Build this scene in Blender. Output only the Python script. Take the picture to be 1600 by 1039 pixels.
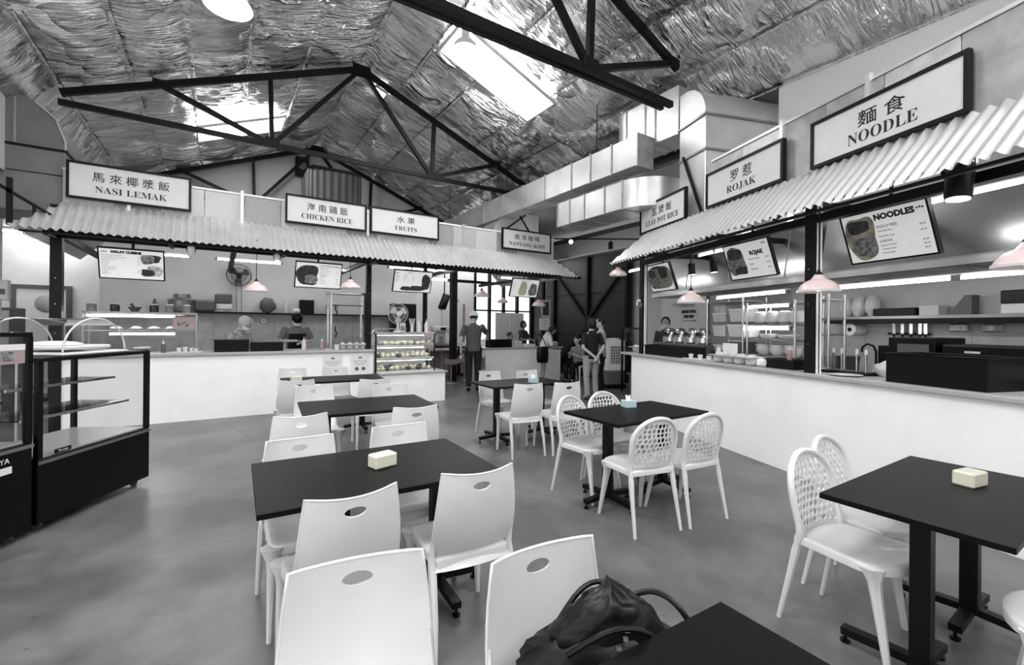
import bpy, bmesh, math, random
from math import sin, cos, pi, radians, sqrt, atan2
from mathutils import Vector, Matrix, noise
random.seed(7)
for _o in list(bpy.data.objects): bpy.data.objects.remove(_o)
SC = bpy.context.scene
COL = SC.collection
# ---------------- camera, world, exposure, lights ----------------
YAW = radians(33.2)
cam_data = bpy.data.cameras.new('camera'); cam = bpy.data.objects.new('camera', cam_data); COL.objects.link(cam)
cam_data.sensor_width = 36.0; cam_data.lens = 700/1600*36; cam_data.shift_y = -9.5/1600
cam_data.clip_start = 0.05; cam_data.clip_end = 200
cam.matrix_world = Matrix.Translation((0, 0, 1.5)) @ Matrix.Rotation(-YAW, 4, 'Z') @ Matrix.Rotation(pi/2, 4, 'X') @ Matrix.Rotation(0.009, 4, 'Z')
SC.camera = cam
W = bpy.data.worlds.new('world'); SC.world = W; W.use_nodes = True
W.node_tree.nodes['Background'].inputs[0].default_value = (1, 1, 1, 1)
W.node_tree.nodes['Background'].inputs[1].default_value = 1.5
SC.view_settings.view_transform = 'Standard'; SC.view_settings.look = 'None'
SC.view_settings.exposure = 0.5; SC.view_settings.gamma = 1.0
SC.view_settings.use_curve_mapping = False
SC.cycles.max_bounces = 8; SC.cycles.diffuse_bounces = 4; SC.cycles.glossy_bounces = 4
SC.cycles.transparent_max_bounces = 12
SC.cycles.sample_clamp_indirect = 6
def area(name, loc, size, power, rot=(0, 0, 0), size_y=None, spread=pi):
    l = bpy.data.lights.new(name, 'AREA'); l.energy = power; l.size = size; l.spread = spread
    if size_y: l.shape = 'RECTANGLE'; l.size_y = size_y
    else: l.shape = 'DISK'
    o = bpy.data.objects.new(name, l); COL.objects.link(o); o.location = loc; o.rotation_euler = rot
    return o
HB_POWER = 42
# ---------------- frames ----------------
A = radians(18.6); U = (sin(A), cos(A)); M = (cos(A), -sin(A)); O = (4*M[0], 4*M[1])
RZ = atan2(-M[0], M[1])           # local y of the right row points into the stalls
def RW(x, y, z=0.0): return (O[0]-x*U[0]+y*M[0], O[1]-x*U[1]+y*M[1], z)
def LW(x, y, z=0.0): return (x, 8.5+y, z)
# ---------------- materials ----------------
MATS = {}
def g(v): return ((v/255)**2.2,)*3+(1,)
def mat(name, v=128, rough=.5, metal=0.0, col=None, var=0.0, scale=8, bump=0.0, bscale=60, emit=0.0, coat=0.0, alpha=1.0, stretch=(1, 1, 1), spec=.5):
    if name in MATS: return MATS[name]
    m = bpy.data.materials.new(name); m.use_nodes = True; nt = m.node_tree; b = nt.nodes['Principled BSDF']
    c = tuple((x/255)**2.2 for x in col)+(1,) if col else g(v)
    b.inputs['Base Color'].default_value = c; b.inputs['Roughness'].default_value = rough
    b.inputs['Metallic'].default_value = metal; b.inputs['Specular IOR Level'].default_value = spec; b.inputs['Coat Weight'].default_value = coat
    if emit: b.inputs['Emission Color'].default_value = c; b.inputs['Emission Strength'].default_value = emit
    if alpha < 1: b.inputs['Alpha'].default_value = alpha
    tc = nt.nodes.new('ShaderNodeTexCoord'); mp = nt.nodes.new('ShaderNodeMapping'); mp.inputs['Scale'].default_value = stretch
    nt.links.new(tc.outputs['Object'], mp.inputs[0])
    if var or 1:
        n = nt.nodes.new('ShaderNodeTexNoise'); n.inputs['Scale'].default_value = scale; n.inputs['Detail'].default_value = 6
        nt.links.new(mp.outputs[0], n.inputs['Vector'])
        r = nt.nodes.new('ShaderNodeMapRange'); r.inputs['From Min'].default_value = .3; r.inputs['From Max'].default_value = .7
        vv = max(var, .03)
        r.inputs['To Min'].default_value = 1-vv; r.inputs['To Max'].default_value = 1+vv
        nt.links.new(n.outputs['Fac'], r.inputs['Value'])
        mx = nt.nodes.new('ShaderNodeVectorMath'); mx.operation = 'SCALE'; mx.inputs[0].default_value = c[:3]
        nt.links.new(r.outputs[0], mx.inputs['Scale']); nt.links.new(mx.outputs[0], b.inputs['Base Color'])
    if bump:
        n2 = nt.nodes.new('ShaderNodeTexNoise'); n2.inputs['Scale'].default_value = bscale; n2.inputs['Detail'].default_value = 4
        nt.links.new(mp.outputs[0], n2.inputs['Vector'])
        bp = nt.nodes.new('ShaderNodeBump'); bp.inputs['Strength'].default_value = bump; bp.inputs['Distance'].default_value = .01
        nt.links.new(n2.outputs['Fac'], bp.inputs['Height']); nt.links.new(bp.outputs[0], b.inputs['Normal'])
    MATS[name] = m; return m
def glass_mat(name, tint=235, rough=.02, a=.14):
    if name in MATS: return MATS[name]
    m = bpy.data.materials.new(name); m.use_nodes = True; nt = m.node_tree; nt.nodes.clear()
    o = nt.nodes.new('ShaderNodeOutputMaterial'); t = nt.nodes.new('ShaderNodeBsdfTransparent'); gl = nt.nodes.new('ShaderNodeBsdfGlossy')
    t.inputs[0].default_value = g(tint); gl.inputs['Roughness'].default_value = rough
    fr = nt.nodes.new('ShaderNodeLayerWeight'); fr.inputs[0].default_value = a
    mx = nt.nodes.new('ShaderNodeMixShader'); nt.links.new(fr.outputs['Fresnel'], mx.inputs[0])
    nt.links.new(t.outputs[0], mx.inputs[1]); nt.links.new(gl.outputs[0], mx.inputs[2]); nt.links.new(mx.outputs[0], o.inputs[0])
    MATS[name] = m; return m
black = mat('black_steel', 11, .5, 0.0, bump=.05, spec=.25)
blackp = mat('black_plastic', 9, .4, spec=.25)
chrome = mat('stainless', 200, .22, 1.0, var=.08, bump=.05, stretch=(1, 1, 12))
dullst = mat('dull_steel', 150, .38, .9, var=.12, scale=3)
galv = mat('galvanised', 200, .36, .6, var=.14, scale=2.2, bump=.12, bscale=5)
galvd = mat('galvanised_dull', 165, .5, .5, var=.22, scale=7, bump=.1, bscale=9)
white = mat('white_plastic', 212, .33, var=.02, coat=.1)
whitep = mat('white_paint', 236, .6, var=.05, scale=2)
grey = mat('grey_paint', 195, .7, var=.05, scale=1.5)
greyd = mat('grey_dark', 90, .6)
ink = mat('print_ink', 18, .6)
inkg = mat('print_grey', 90, .6)
signw = mat('sign_white', 205, .55)
paper = mat('paper_white', 228, .8)
topm = mat('table_laminate', 17, .45, spec=.14, var=.18, scale=30, bump=.05, bscale=120)
corr = mat('corrugated_iron', 238, .28, .72, var=.06, scale=4)
tubem = mat('tube_light', 255, .5, emit=18)
tubeb = mat('fill_tube', 255, .5, emit=42)  # stronger emission for the added annexe and far dining tubes
glow = mat('lamp_glow', 255, .5, emit=12)
pink = mat('pink_enamel', col=(226, 204, 203), rough=.2, coat=.5)
lampin = mat('lamp_inner', 250, .4, emit=1.2)
glass = glass_mat('clear_glass', 248, .02, .1)
glassd = glass_mat('tinted_glass', 190)
acryl = glass_mat('acrylic_sheet', 240, .06, .1)
skin_m = mat('skin_light', 176, .55, var=.05)
skin_d = mat('skin_mid', 140, .55, var=.05)
hairm = mat('dark_hair', 22, .6, bump=.3, bscale=90)
food1 = mat('food_light', 205, .6, var=.35, scale=40, bump=.6, bscale=50)
food2 = mat('food_dark', 95, .5, var=.6, scale=35, bump=.6, bscale=50)
# ---------------- mesh builder ----------------
SPLIT = set('bracket glide upright frame rod hook bolt caster leg gusset_plate handle buckle pull_cord straw symbol spot_head bulb filter seam conduit door_stile jamb door_frame beam pole tray weave brace strap riser cap flap bench mounting_plate blade photo socket'.split())
class MB:
    def __init__(s): s.v = []; s.f = []; s.T = None
    def add(s, vs, fs, T=None):
        n = len(s.v); T = T or s.T
        s.v += [tuple(T @ Vector(p)) if T else tuple(p) for p in vs]; s.f += [tuple(n+i for i in f) for f in fs]; return s
    def box(s, x0, x1, y0, y1, z0, z1, c=0.0, T=None):
        if x0 > x1: x0, x1 = x1, x0
        if y0 > y1: y0, y1 = y1, y0
        if z0 > z1: z0, z1 = z1, z0
        c = min(c, (x1-x0)*.45, (y1-y0)*.45, (z1-z0)*.45)
        if c <= 0:
            v = [(x, y, z) for z in (z0, z1) for y in (y0, y1) for x in (x0, x1)]
            return s.add(v, [(0, 2, 3, 1), (4, 5, 7, 6), (0, 1, 5, 4), (2, 6, 7, 3), (0, 4, 6, 2), (1, 3, 7, 5)], T)
        C = ((x0+x1)/2, (y0+y1)/2, (z0+z1)/2); h = ((x1-x0)/2, (y1-y0)/2, (z1-z0)/2); v = []; idx = {}
        for sx in (-1, 1):
            for sy in (-1, 1):
                for sz in (-1, 1):
                    sg = (sx, sy, sz)
                    for k in range(3):
                        idx[(sx, sy, sz, k)] = len(v)
                        v.append(tuple(C[i]+sg[i]*(h[i]-(0 if i == k else c)) for i in range(3)))
        f = []
        for k in range(3):
            a, b = [(1, 2), (2, 0), (0, 1)][k]
            for sk in (-1, 1):
                q = []
                for (p, r) in ((-1, -1), (1, -1), (1, 1), (-1, 1)):
                    sg = [0, 0, 0]; sg[k] = sk; sg[a] = p; sg[b] = r; q.append(idx[(*sg, k)])
                f.append(tuple(q if sk > 0 else q[::-1]))
                for sa in (-1, 1):   # edges between face k and face a
                    e = []
                    for r in (-1, 1):
                        sg = [0, 0, 0]; sg[k] = sk; sg[a] = sa; sg[b] = r; e.append((idx[(*sg, k)], idx[(*sg, a)]))
                    q = (e[0][0], e[0][1], e[1][1], e[1][0]); f.append(q if sk*sa < 0 else q[::-1])
        for sx in (-1, 1):
            for sy in (-1, 1):
                for sz in (-1, 1):
                    q = tuple(idx[(sx, sy, sz, k)] for k in range(3)); f.append(q if sx*sy*sz > 0 else q[::-1])
        return s.add(v, f, T)
    def lathe(s, prof, n=16, c=(0, 0, 0), T=None, cap=True, sx=1.0, sy=1.0):
        v = []; f = []
        for r, z in prof:
            for i in range(n): a = 2*pi*i/n; v.append((c[0]+r*cos(a)*sx, c[1]+r*sin(a)*sy, c[2]+z))
        for j in range(len(prof)-1):
            for i in range(n): k = (i+1) % n; f.append((j*n+i, j*n+k, (j+1)*n+k, (j+1)*n+i))
        if cap: f.append(tuple(range(n))[::-1]); f.append(tuple((len(prof)-1)*n+i for i in range(n)))
        return s.add(v, f, T)
    def cyl(s, p0, p1, r0, r1=None, n=10, T=None):
        r1 = r0 if r1 is None else r1
        return s.tube([p0, p1], [r0, r1], n, T)
    def tube(s, pts, r, n=8, T=None, closed=False, ry=None):
        P = [Vector(p) for p in pts]; m = len(P); v = []; f = []
        rs = r if isinstance(r, (list, tuple)) else [r]*m
        up = None
        for i, p in enumerate(P):
            if closed: t = P[(i+1) % m]-P[i-1]
            else: t = P[min(i+1, m-1)]-P[max(i-1, 0)]
            t.normalize()
            if up is None:
                up = Vector((0, 0, 1)) if abs(t.z) < .9 else Vector((0, 1, 0))
            a = t.cross(up)
            if a.length < 1e-4: a = t.cross(Vector((1, 0, 0)))
            a.normalize(); b = a.cross(t); b.normalize(); up = b
            for k in range(n):
                q = 2*pi*k/n; v.append(tuple(p+a*cos(q)*rs[i]+b*sin(q)*(rs[i] if ry is None else ry)))
        for i in range(m if closed else m-1):
            j = (i+1) % m
            for k in range(n): l = (k+1) % n; f.append((i*n+k, i*n+l, j*n+l, j*n+k))
        if not closed: f.append(tuple(range(n))[::-1]); f.append(tuple((m-1)*n+k for k in range(n)))
        return s.add(v, f, T)
    def bar(s, p0, p1, w, h, T=None):     # rectangular bar, w horizontal, h other
        p0 = Vector(p0); p1 = Vector(p1); t = (p1-p0).normalized(); up = Vector((0, 0, 1)) if abs(t.z) < .95 else Vector((0, 1, 0))
        a = t.cross(up).normalized(); b = a.cross(t).normalized(); v = []
        for p in (p0, p1):
            for sa, sb in ((-1, -1), (1, -1), (1, 1), (-1, 1)): v.append(tuple(p+a*sa*w/2+b*sb*h/2))
        return s.add(v, [(0, 1, 2, 3), (7, 6, 5, 4), (0, 4, 5, 1), (1, 5, 6, 2), (2, 6, 7, 3), (3, 7, 4, 0)], T)
    def prism(s, poly, z0, z1, T=None):   # poly in xy extruded along z
        n = len(poly); v = [(x, y, z0) for x, y in poly]+[(x, y, z1) for x, y in poly]
        f = [tuple(range(n))[::-1], tuple(range(n, 2*n))]+[(i, (i+1) % n, n+(i+1) % n, n+i) for i in range(n)]
        return s.add(v, f, T)
    def grid(s, fn, nu, nv, T=None, thick=None):
        v = [fn(i/nu, j/nv) for j in range(nv+1) for i in range(nu+1)]; w = nu+1
        f = [(j*w+i, j*w+i+1, (j+1)*w+i+1, (j+1)*w+i) for j in range(nv) for i in range(nu)]
        return s.add(v, f, T)
    def ball(s, c, rx, ry=None, rz=None, n=12, m=8, T=None, fn=None):
        ry = ry or rx; rz = rz or rx; v = []; f = []
        for j in range(m+1):
            th = pi*j/m
            for i in range(n):
                a = 2*pi*i/n; d = Vector((sin(th)*cos(a), sin(th)*sin(a), cos(th)))
                k = fn(d) if fn else 1.0
                v.append((c[0]+rx*d.x*k, c[1]+ry*d.y*k, c[2]+rz*d.z*k))
        for j in range(m):
            for i in range(n): k = (i+1) % n; f.append(((j+1)*n+i, (j+1)*n+k, j*n+k, j*n+i))
        return s.add(v, f, T)
    def mesh(s, name, smooth=True, ang=.7):
        me = bpy.data.meshes.new(name); me.from_pydata(s.v, [], s.f); me.validate(); me.update()
        if smooth:
            me.shade_smooth(); me.set_sharp_from_angle(angle=ang)
        return me
    def islands(s):
        p = list(range(len(s.v)))
        def fd(a):
            while p[a] != a: p[a] = p[p[a]]; a = p[a]
            return a
        for f in s.f:
            r = fd(f[0])
            for q in f[1:]: p[fd(q)] = r
        G = {}
        for f in s.f: G.setdefault(fd(f[0]), []).append(f)
        out = []
        for fs in G.values():
            ids = sorted({i for f in fs for i in f}); mp = {k: j for j, k in enumerate(ids)}; b = MB(); b.v = [s.v[i] for i in ids]; b.f = [tuple(mp[i] for i in f) for f in fs]; out.append(b)
        return out
    def build(s, name, m, parent=None, label=None, smooth=True, ang=.7, kind=None):
        if parent and name in SPLIT:
            I = s.islands()
            if 1 < len(I) <= 60: return [b.build1(name, m, parent, label, smooth, ang, kind) for b in I][0]
        return s.build1(name, m, parent, label, smooth, ang, kind)
    def build1(s, name, m, parent=None, label=None, smooth=True, ang=.7, kind=None):
        o = bpy.data.objects.new(name, s.mesh(name, smooth, ang)); COL.objects.link(o)
        o.data.materials.append(m)
        if parent: o.parent = parent
        if label: o['label'] = label
        if kind: o['kind'] = kind
        return o
def Tm(loc=(0, 0, 0), rz=0, rx=0, ry=0, s=1): return Matrix.Translation(loc) @ Matrix.Rotation(rz, 4, 'Z') @ Matrix.Rotation(rx, 4, 'X') @ Matrix.Rotation(ry, 4, 'Y') @ Matrix.Scale(s, 4)
def tag(o, label, cat, group=None):
    o['label'] = label; o['category'] = cat
    if group: o['group'] = group
    return o
def thing(name, label, cat, loc=(0, 0, 0), rz=0.0, group=None, row=None):
    o = bpy.data.objects.new(name, None); COL.objects.link(o); o.empty_display_size = .1
    if row == 'R': o.location = RW(*loc); o.rotation_euler = (0, 0, RZ+rz)
    elif row == 'L': o.location = LW(*loc); o.rotation_euler = (0, 0, rz)
    else: o.location = loc; o.rotation_euler = (0, 0, rz)
    return tag(o, label, cat, group)
def struct(o): o['kind'] = 'structure'; return o
def clone(root, label=None, loc=None, rz=None, group=None, row=None):
    r = root.copy(); COL.objects.link(r)
    if label: r['label'] = label
    if group: r['group'] = group
    if loc is not None:
        if row == 'R': r.location = RW(*loc); r.rotation_euler = (0, 0, RZ+(rz or 0))
        elif row == 'L': r.location = LW(*loc); r.rotation_euler = (0, 0, rz or 0)
        else:
            r.location = loc
            if rz is not None: r.rotation_euler = (0, 0, rz)
    for ch in list(root.children):
        c = ch.copy(); COL.objects.link(c); c.parent = r
        for gch in list(ch.children):
            d = gch.copy(); COL.objects.link(d); d.parent = c
    return r
def bake(o, name, m, parent=None):
    me = bpy.data.meshes.new_from_object(o.evaluated_get(bpy.context.evaluated_depsgraph_get()))
    me.name = name; me.materials.clear(); me.materials.append(m)
    bpy.data.objects.remove(o); n = bpy.data.objects.new(name, me); COL.objects.link(n); me.shade_smooth()
    if parent: n.parent = parent
    return n
def text(s, size, T, m, parent, name='lettering', ext=.0012, align='CENTER', sx=1.0, bold=0.0, label=None):
    c = bpy.data.curves.new('t', 'FONT'); c.body = s; c.size = size; c.extrude = ext; c.align_x = align; c.offset = bold; c.resolution_u = 2
    o = bpy.data.objects.new('t', c); COL.objects.link(o)
    me = bpy.data.meshes.new_from_object(o.evaluated_get(bpy.context.evaluated_depsgraph_get()))
    bpy.data.objects.remove(o); bpy.data.curves.remove(c)
    me.transform(T @ Matrix.Scale(sx, 4, (1, 0, 0)) @ Matrix.Rotation(pi/2, 4, 'X')) 
    me.materials.clear(); me.materials.append(m)
    n = bpy.data.objects.new(name, me); COL.objects.link(n); n.parent = parent
    if label: n['label'] = label
    return n
def smooth_path(P, k=6):
    P = [Vector(p) for p in P]; out = []
    for i in range(len(P)-1):
        a, b, c, d = P[max(i-1, 0)], P[i], P[i+1], P[min(i+2, len(P)-1)]
        for j in range(k):
            t = j/k; out.append(.5*((2*b)+(c-a)*t+(2*a-5*b+4*c-d)*t*t+(3*b-a-3*c+d)*t**3))
    return [tuple(p) for p in out]+[tuple(P[-1])]
MBOLD = lambda s: ''.join(chr(0x1D400+ord(c)-65) if 'A' <= c <= 'Z' else c for c in s)
# ================= SETTING =================
XR_, ZR_, SL = 2.3, 6.66, 0.4
XL_, XW_ = -1.96, 6.6
Y0_, Y1_ = -4.0, 14.0
def roofz(x): return ZR_-SL*abs(x-XR_)
# floor
def floor_mat():
    m = mat('polished_concrete', 98, .33, var=.24, scale=1.3, bump=.04, bscale=40)
    nt = m.node_tree; b = nt.nodes['Principled BSDF']
    for q in nt.nodes:
        if q.type == 'MAP_RANGE': q.inputs['From Min'].default_value = .4; q.inputs['From Max'].default_value = .6
    sv = [n for n in nt.nodes if n.type == 'VECT_MATH'][0]
    n = nt.nodes.new('ShaderNodeTexNoise'); n.inputs['Scale'].default_value = 4.0; n.inputs['Detail'].default_value = 9; n.inputs['Roughness'].default_value = .7; n.inputs['Distortion'].default_value = .8
    tc = [x for x in nt.nodes if x.type == 'TEX_COORD'][0]; nt.links.new(tc.outputs['Object'], n.inputs['Vector'])
    r = nt.nodes.new('ShaderNodeMapRange'); r.inputs['From Min'].default_value = .35; r.inputs['From Max'].default_value = .65; r.inputs['To Min'].default_value = .82; r.inputs['To Max'].default_value = 1.16
    nt.links.new(n.outputs['Fac'], r.inputs['Value'])
    v = nt.nodes.new('ShaderNodeTexVoronoi'); v.inputs['Scale'].default_value = 7.0; v.inputs['Randomness'].default_value = 1
    nt.links.new(tc.outputs['Object'], v.inputs['Vector'])
    r2 = nt.nodes.new('ShaderNodeMapRange'); r2.inputs['From Min'].default_value = .04; r2.inputs['From Max'].default_value = .09; r2.inputs['To Min'].default_value = .5; r2.inputs['To Max'].default_value = 1.0
    nt.links.new(v.outputs['Distance'], r2.inputs['Value'])
    mu = nt.nodes.new('ShaderNodeMath'); mu.operation = 'MULTIPLY'; nt.links.new(r.outputs[0], mu.inputs[0]); nt.links.new(r2.outputs[0], mu.inputs[1])
    s2 = nt.nodes.new('ShaderNodeVectorMath'); s2.operation = 'SCALE'; nt.links.new(sv.outputs[0], s2.inputs[0]); nt.links.new(mu.outputs[0], s2.inputs['Scale'])
    nt.links.new(s2.outputs[0], b.inputs['Base Color'])
    rr = nt.nodes.new('ShaderNodeMapRange'); rr.inputs['To Min'].default_value = .22; rr.inputs['To Max'].default_value = .46
    nt.links.new(n.outputs['Fac'], rr.inputs['Value']); nt.links.new(rr.outputs[0], b.inputs['Roughness'])
    b.inputs['Specular IOR Level'].default_value = .5
    return m
struct(MB().box(-9, 14, -6, 22, -.12, 0).build('floor', floor_mat(), smooth=False))
# expansion joints cut in the slab
fl = bpy.data.objects['floor']
for (p, q) in (((.1, 8.0), (.35, 6.9)), ((4.0, 8.2), (6.2, 6.6)), ((1.2, 5.6), (3.1, 1.9))):
    d = Vector((q[0]-p[0], q[1]-p[1], 0)).normalized(); nn = Vector((-d.y, d.x, 0))*.004
    MB().add([(p[0]-nn.x, p[1]-nn.y, .001), (q[0]-nn.x, q[1]-nn.y, .001), (q[0]+nn.x, q[1]+nn.y, .001), (p[0]+nn.x, p[1]+nn.y, .001)], [(0, 1, 2, 3)]).build('floor_joint', greyd, fl)
# foil
def foil_mat():
    m = bpy.data.materials.new('foil_insulation'); m.use_nodes = True; nt = m.node_tree; b = nt.nodes['Principled BSDF']
    b.inputs['Base Color'].default_value = g(228); b.inputs['Metallic'].default_value = 1.0; b.inputs['Roughness'].default_value = .25
    tc = nt.nodes.new('ShaderNodeTexCoord')
    def nz(sc, dist, det, mp):
        mm = nt.nodes.new('ShaderNodeMapping'); mm.inputs['Scale'].default_value = mp; nt.links.new(tc.outputs['Object'], mm.inputs[0])
        n = nt.nodes.new('ShaderNodeTexNoise'); n.inputs['Scale'].default_value = sc; n.inputs['Detail'].default_value = det; n.inputs['Distortion'].default_value = dist
        nt.links.new(mm.outputs[0], n.inputs['Vector']); return n
    a = nz(1.1, 1.2, 4, (1, 7, 1)); c = nz(3.2, .8, 5, (1, 1.6, 1)); e = nz(1.0, .6, 2, (1, 1, 1)); h = nz(30, .4, 3, (1, 1, 1)); q = nz(.9, .2, 2, (.5, 1.5, 1))
    def mth(op, x, y):
        k = nt.nodes.new('ShaderNodeMath'); k.operation = op
        for i, z in enumerate((x, y)):
            if isinstance(z, (int, float)): k.inputs[i].default_value = z
            else: nt.links.new(z, k.inputs[i])
        return k.outputs[0]
    ridge = mth('ABSOLUTE', mth('SUBTRACT', a.outputs['Fac'], .5), 0)
    ridge = mth('POWER', mth('SUBTRACT', 1.0, ridge), 9)
    er = nt.nodes.new('ShaderNodeMapRange'); er.inputs['From Min'].default_value = .48; er.inputs['From Max'].default_value = .62; er.inputs['To Min'].default_value = .06; er.inputs['To Max'].default_value = 1.0
    nt.links.new(e.outputs['Fac'], er.inputs['Value'])
    hh = mth('ADD', mth('MULTIPLY', ridge, .9), mth('MULTIPLY', c.outputs['Fac'], .9))
    hh = mth('MULTIPLY', hh, er.outputs[0])
    hh = mth('ADD', hh, mth('MULTIPLY', h.outputs['Fac'], .025))
    hh = mth('ADD', hh, mth('MULTIPLY', q.outputs['Fac'], .9))
    bp = nt.nodes.new('ShaderNodeBump'); bp.inputs['Strength'].default_value = 1.0; bp.inputs['Distance'].default_value = .11
    nt.links.new(hh, bp.inputs['Height']); nt.links.new(bp.outputs[0], b.inputs['Normal'])
    r = nt.nodes.new('ShaderNodeMapRange'); r.inputs['To Min'].default_value = .12; r.inputs['To Max'].default_value = .32; nt.links.new(c.outputs['Fac'], r.inputs['Value'])
    nt.links.new(r.outputs[0], b.inputs['Roughness'])
    return m
foil = foil_mat()
ceil = struct(bpy.data.objects.new('ceiling', None)); COL.objects.link(ceil)
def foil_strip(xa, za, xb, zb, seed, ya=Y0_, yb=Y1_, holes=()):
    nu, nv = 14, int((yb-ya)/.055)
    L = sqrt((xb-xa)**2+(zb-za)**2); nx, nz = (zb-za)/L, -(xb-xa)/L
    if nz > 0: nx, nz = -nx, -nz
    def fn(u, v):
        y = ya+(yb-ya)*v; e = 1-abs(2*u-1)
        k = noise.noise(Vector((seed*7.3, y*1.1, 0)))
        d = .05*sin(pi*u)*(1+k)+.03*noise.noise(Vector((u*1.5+seed, y*4, seed)))*(1.3-e)+.012*noise.noise(Vector((u*4, y*17, seed*2.)))
        gather = noise.noise(Vector((seed*3.1, y*.8, 4)))
        if gather > .1: d += .05*(gather-.1)*(1-e)*noise.noise(Vector((u*2, y*24, seed)))*3
        if u in (0, 1): d = .0+.012*noise.noise(Vector((0, y*14, seed)))
        return (xa+(xb-xa)*u+nx*d, y, za+(zb-za)*u+nz*d)
    MB().grid(fn, nu, nv).build('foil_sheet', foil, ceil, ang=3.1)
xs = [XL_, -1.15, -.39, .39, 1.29, XR_, 3.1, 3.93, 4.9, 5.78, XW_]
for i in range(len(xs)-1): foil_strip(xs[i], roofz(xs[i]), xs[i+1], roofz(xs[i+1]), i+1)
foil_strip(-2.4, 4.45, XL_, roofz(XL_), 20)
# taped seams over the purlins
for i, x in enumerate(xs):
    def fn(u, v, x=x, i=i):
        y = Y0_+(Y1_-Y0_)*v; w = .035+.01*noise.noise(Vector((y*3, i, 0)))
        return (x+(u-.5)*2*w, y, roofz(x)-.028-.012*noise.noise(Vector((u*3, y*16, i)))-.012*sin(pi*u))
    MB().grid(fn, 3, 330).build('seam_tape', foil, ceil, ang=3.1)
struct(MB().box(-2.6, 6.8, Y0_, Y1_+.1, 6.85, 6.9).build('roof_ridge_cover', greyd))
# solid outer roof above foil so no daylight leaks in
MB().add([(-2.6, Y0_, 4.75), (XR_, Y0_, 6.8), (7.2, Y0_, 4.82), (-2.6, Y1_, 4.75), (XR_, Y1_, 6.8), (7.2, Y1_, 4.82)], [(0, 1, 4, 3), (1, 2, 5, 4)]).build('roof_sheeting', greyd, ceil, smooth=False)
# skylights: translucent panes in the roof
skym = mat('skylight_pane', 255, .5, emit=11)
framem = mat('skylight_frame', 190, .5, .3)
def skylight(x0, x1, ya, yb, n, label, nm):
    w = struct(bpy.data.objects.new(nm, None)); COL.objects.link(w); w['label'] = label
    s = -SL if x0 > XR_ else SL
    for k in range(n):
        a = x0+(x1-x0)*k/n; b = x0+(x1-x0)*(k+1)/n-.025
        za, zb = roofz(a)-.17, roofz(b)-.17
        MB().add([(a, ya, za), (b, ya, zb), (b, yb, zb), (a, yb, za), (a, ya, za+.02), (b, ya, zb+.02), (b, yb, zb+.02), (a, yb, za+.02)],
                 [(3, 2, 1, 0), (4, 5, 6, 7), (0, 1, 5, 4), (1, 2, 6, 5), (2, 3, 7, 6), (3, 0, 4, 7)]).build('pane', skym, w, smooth=False)
    f = MB()
    za, zb = roofz(x0)-.16, roofz(x1)-.16
    for p, q in (((x0, ya, za), (x1, ya, zb)), ((x0, yb, za), (x1, yb, zb)), ((x0, ya, za), (x0, yb, za)), ((x1, ya, zb), (x1, yb, zb))): f.bar(p, q, .03, .05)
    f.build('frame', framem, w)
skylight(3.1, 4.92, 6.22, 7.05, 2, 'bright skylight panes in the roof above the tables', 'window_1')
skylight(-.4, 1.2, 10.95, 11.75, 3, 'narrow bright skylight in the far roof slope', 'window_2')
skylight(2.62, 2.86, 9.15, 9.4, 1, 'small bright gap beside the truss apex', 'window_3')
skylight(-1.4, .6, 0.6, 1.9, 2, 'unseen skylight panes added overhead for top light', 'fill_window_5')  # this and the next two are out of view, added for top light
skylight(3.1, 5.3, -3.0, -1.8, 2, 'unseen skylight panes added overhead for top light', 'fill_window_6')
skylight(-1.2, .7, 4.6, 5.15, 2, 'unseen skylight panes added overhead for top light', 'fill_window_7')
# walls
def wallbox(nm, x0, x1, y0, y1, z0, z1, m): return struct(MB().box(x0, x1, y0, y1, z0, z1).build(nm, m, smooth=False))
struct(MB().add([(-2.4, Y1_, 3.55), (6.7, Y1_, 3.55), (6.7, Y1_, 4.9), (XR_, Y1_, 6.62), (-2.4, Y1_, 4.75), (-2.4, Y1_+.15, 3.55), (6.7, Y1_+.15, 3.55), (6.7, Y1_+.15, 4.9), (XR_, Y1_+.15, 6.62), (-2.4, Y1_+.15, 4.75)],
    [(0, 1, 2, 3, 4), (9, 8, 7, 6, 5), (0, 5, 6, 1), (1, 6, 7, 2), (2, 7, 8, 3), (3, 8, 9, 4), (4, 9, 5, 0)]).build('wall_back', grey, smooth=False))
wallbox('wall_back_low', -2.4, 4.6, Y1_, Y1_+.15, 0, 3.55, grey)
wallbox('wall_right_rear', 7.45, 7.55, 3.2, 14, 4.42, 5.0, mat('rear_plaster', 150, .7))
struct(MB().box(6.6, 7.5, 3.2, 14, 4.9, 4.98).build('ceiling_side', greyd))
wallbox('wall_right', XW_, XW_+.12, Y0_, 3.25, 3.65, 4.98, mat('plaster_right', 205, .7, var=.06, scale=1))
wallbox('wall_daylight_block', -2.4, 6.7, Y0_-.15, Y0_, 2.6, 5.0, grey)  # unseen end wall, added to cut daylight from behind the camera
wallbox('wall_daylight_block_low', -2.4, 4.2, Y0_-.15, Y0_, 0, 2.6, grey)  # lower part of the added wall, leaving a narrow opening for daylight
wallbox('wall_left', -2.46, -2.38, Y0_, 14, 3.5, 4.6, grey)
stw = mat('stall_wall', 200, .65, var=.06, scale=1.2)
wallbox('wall_stall_left', -2.0, 4.66, 12.0, 12.1, 0, 3.95, stw)
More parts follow.
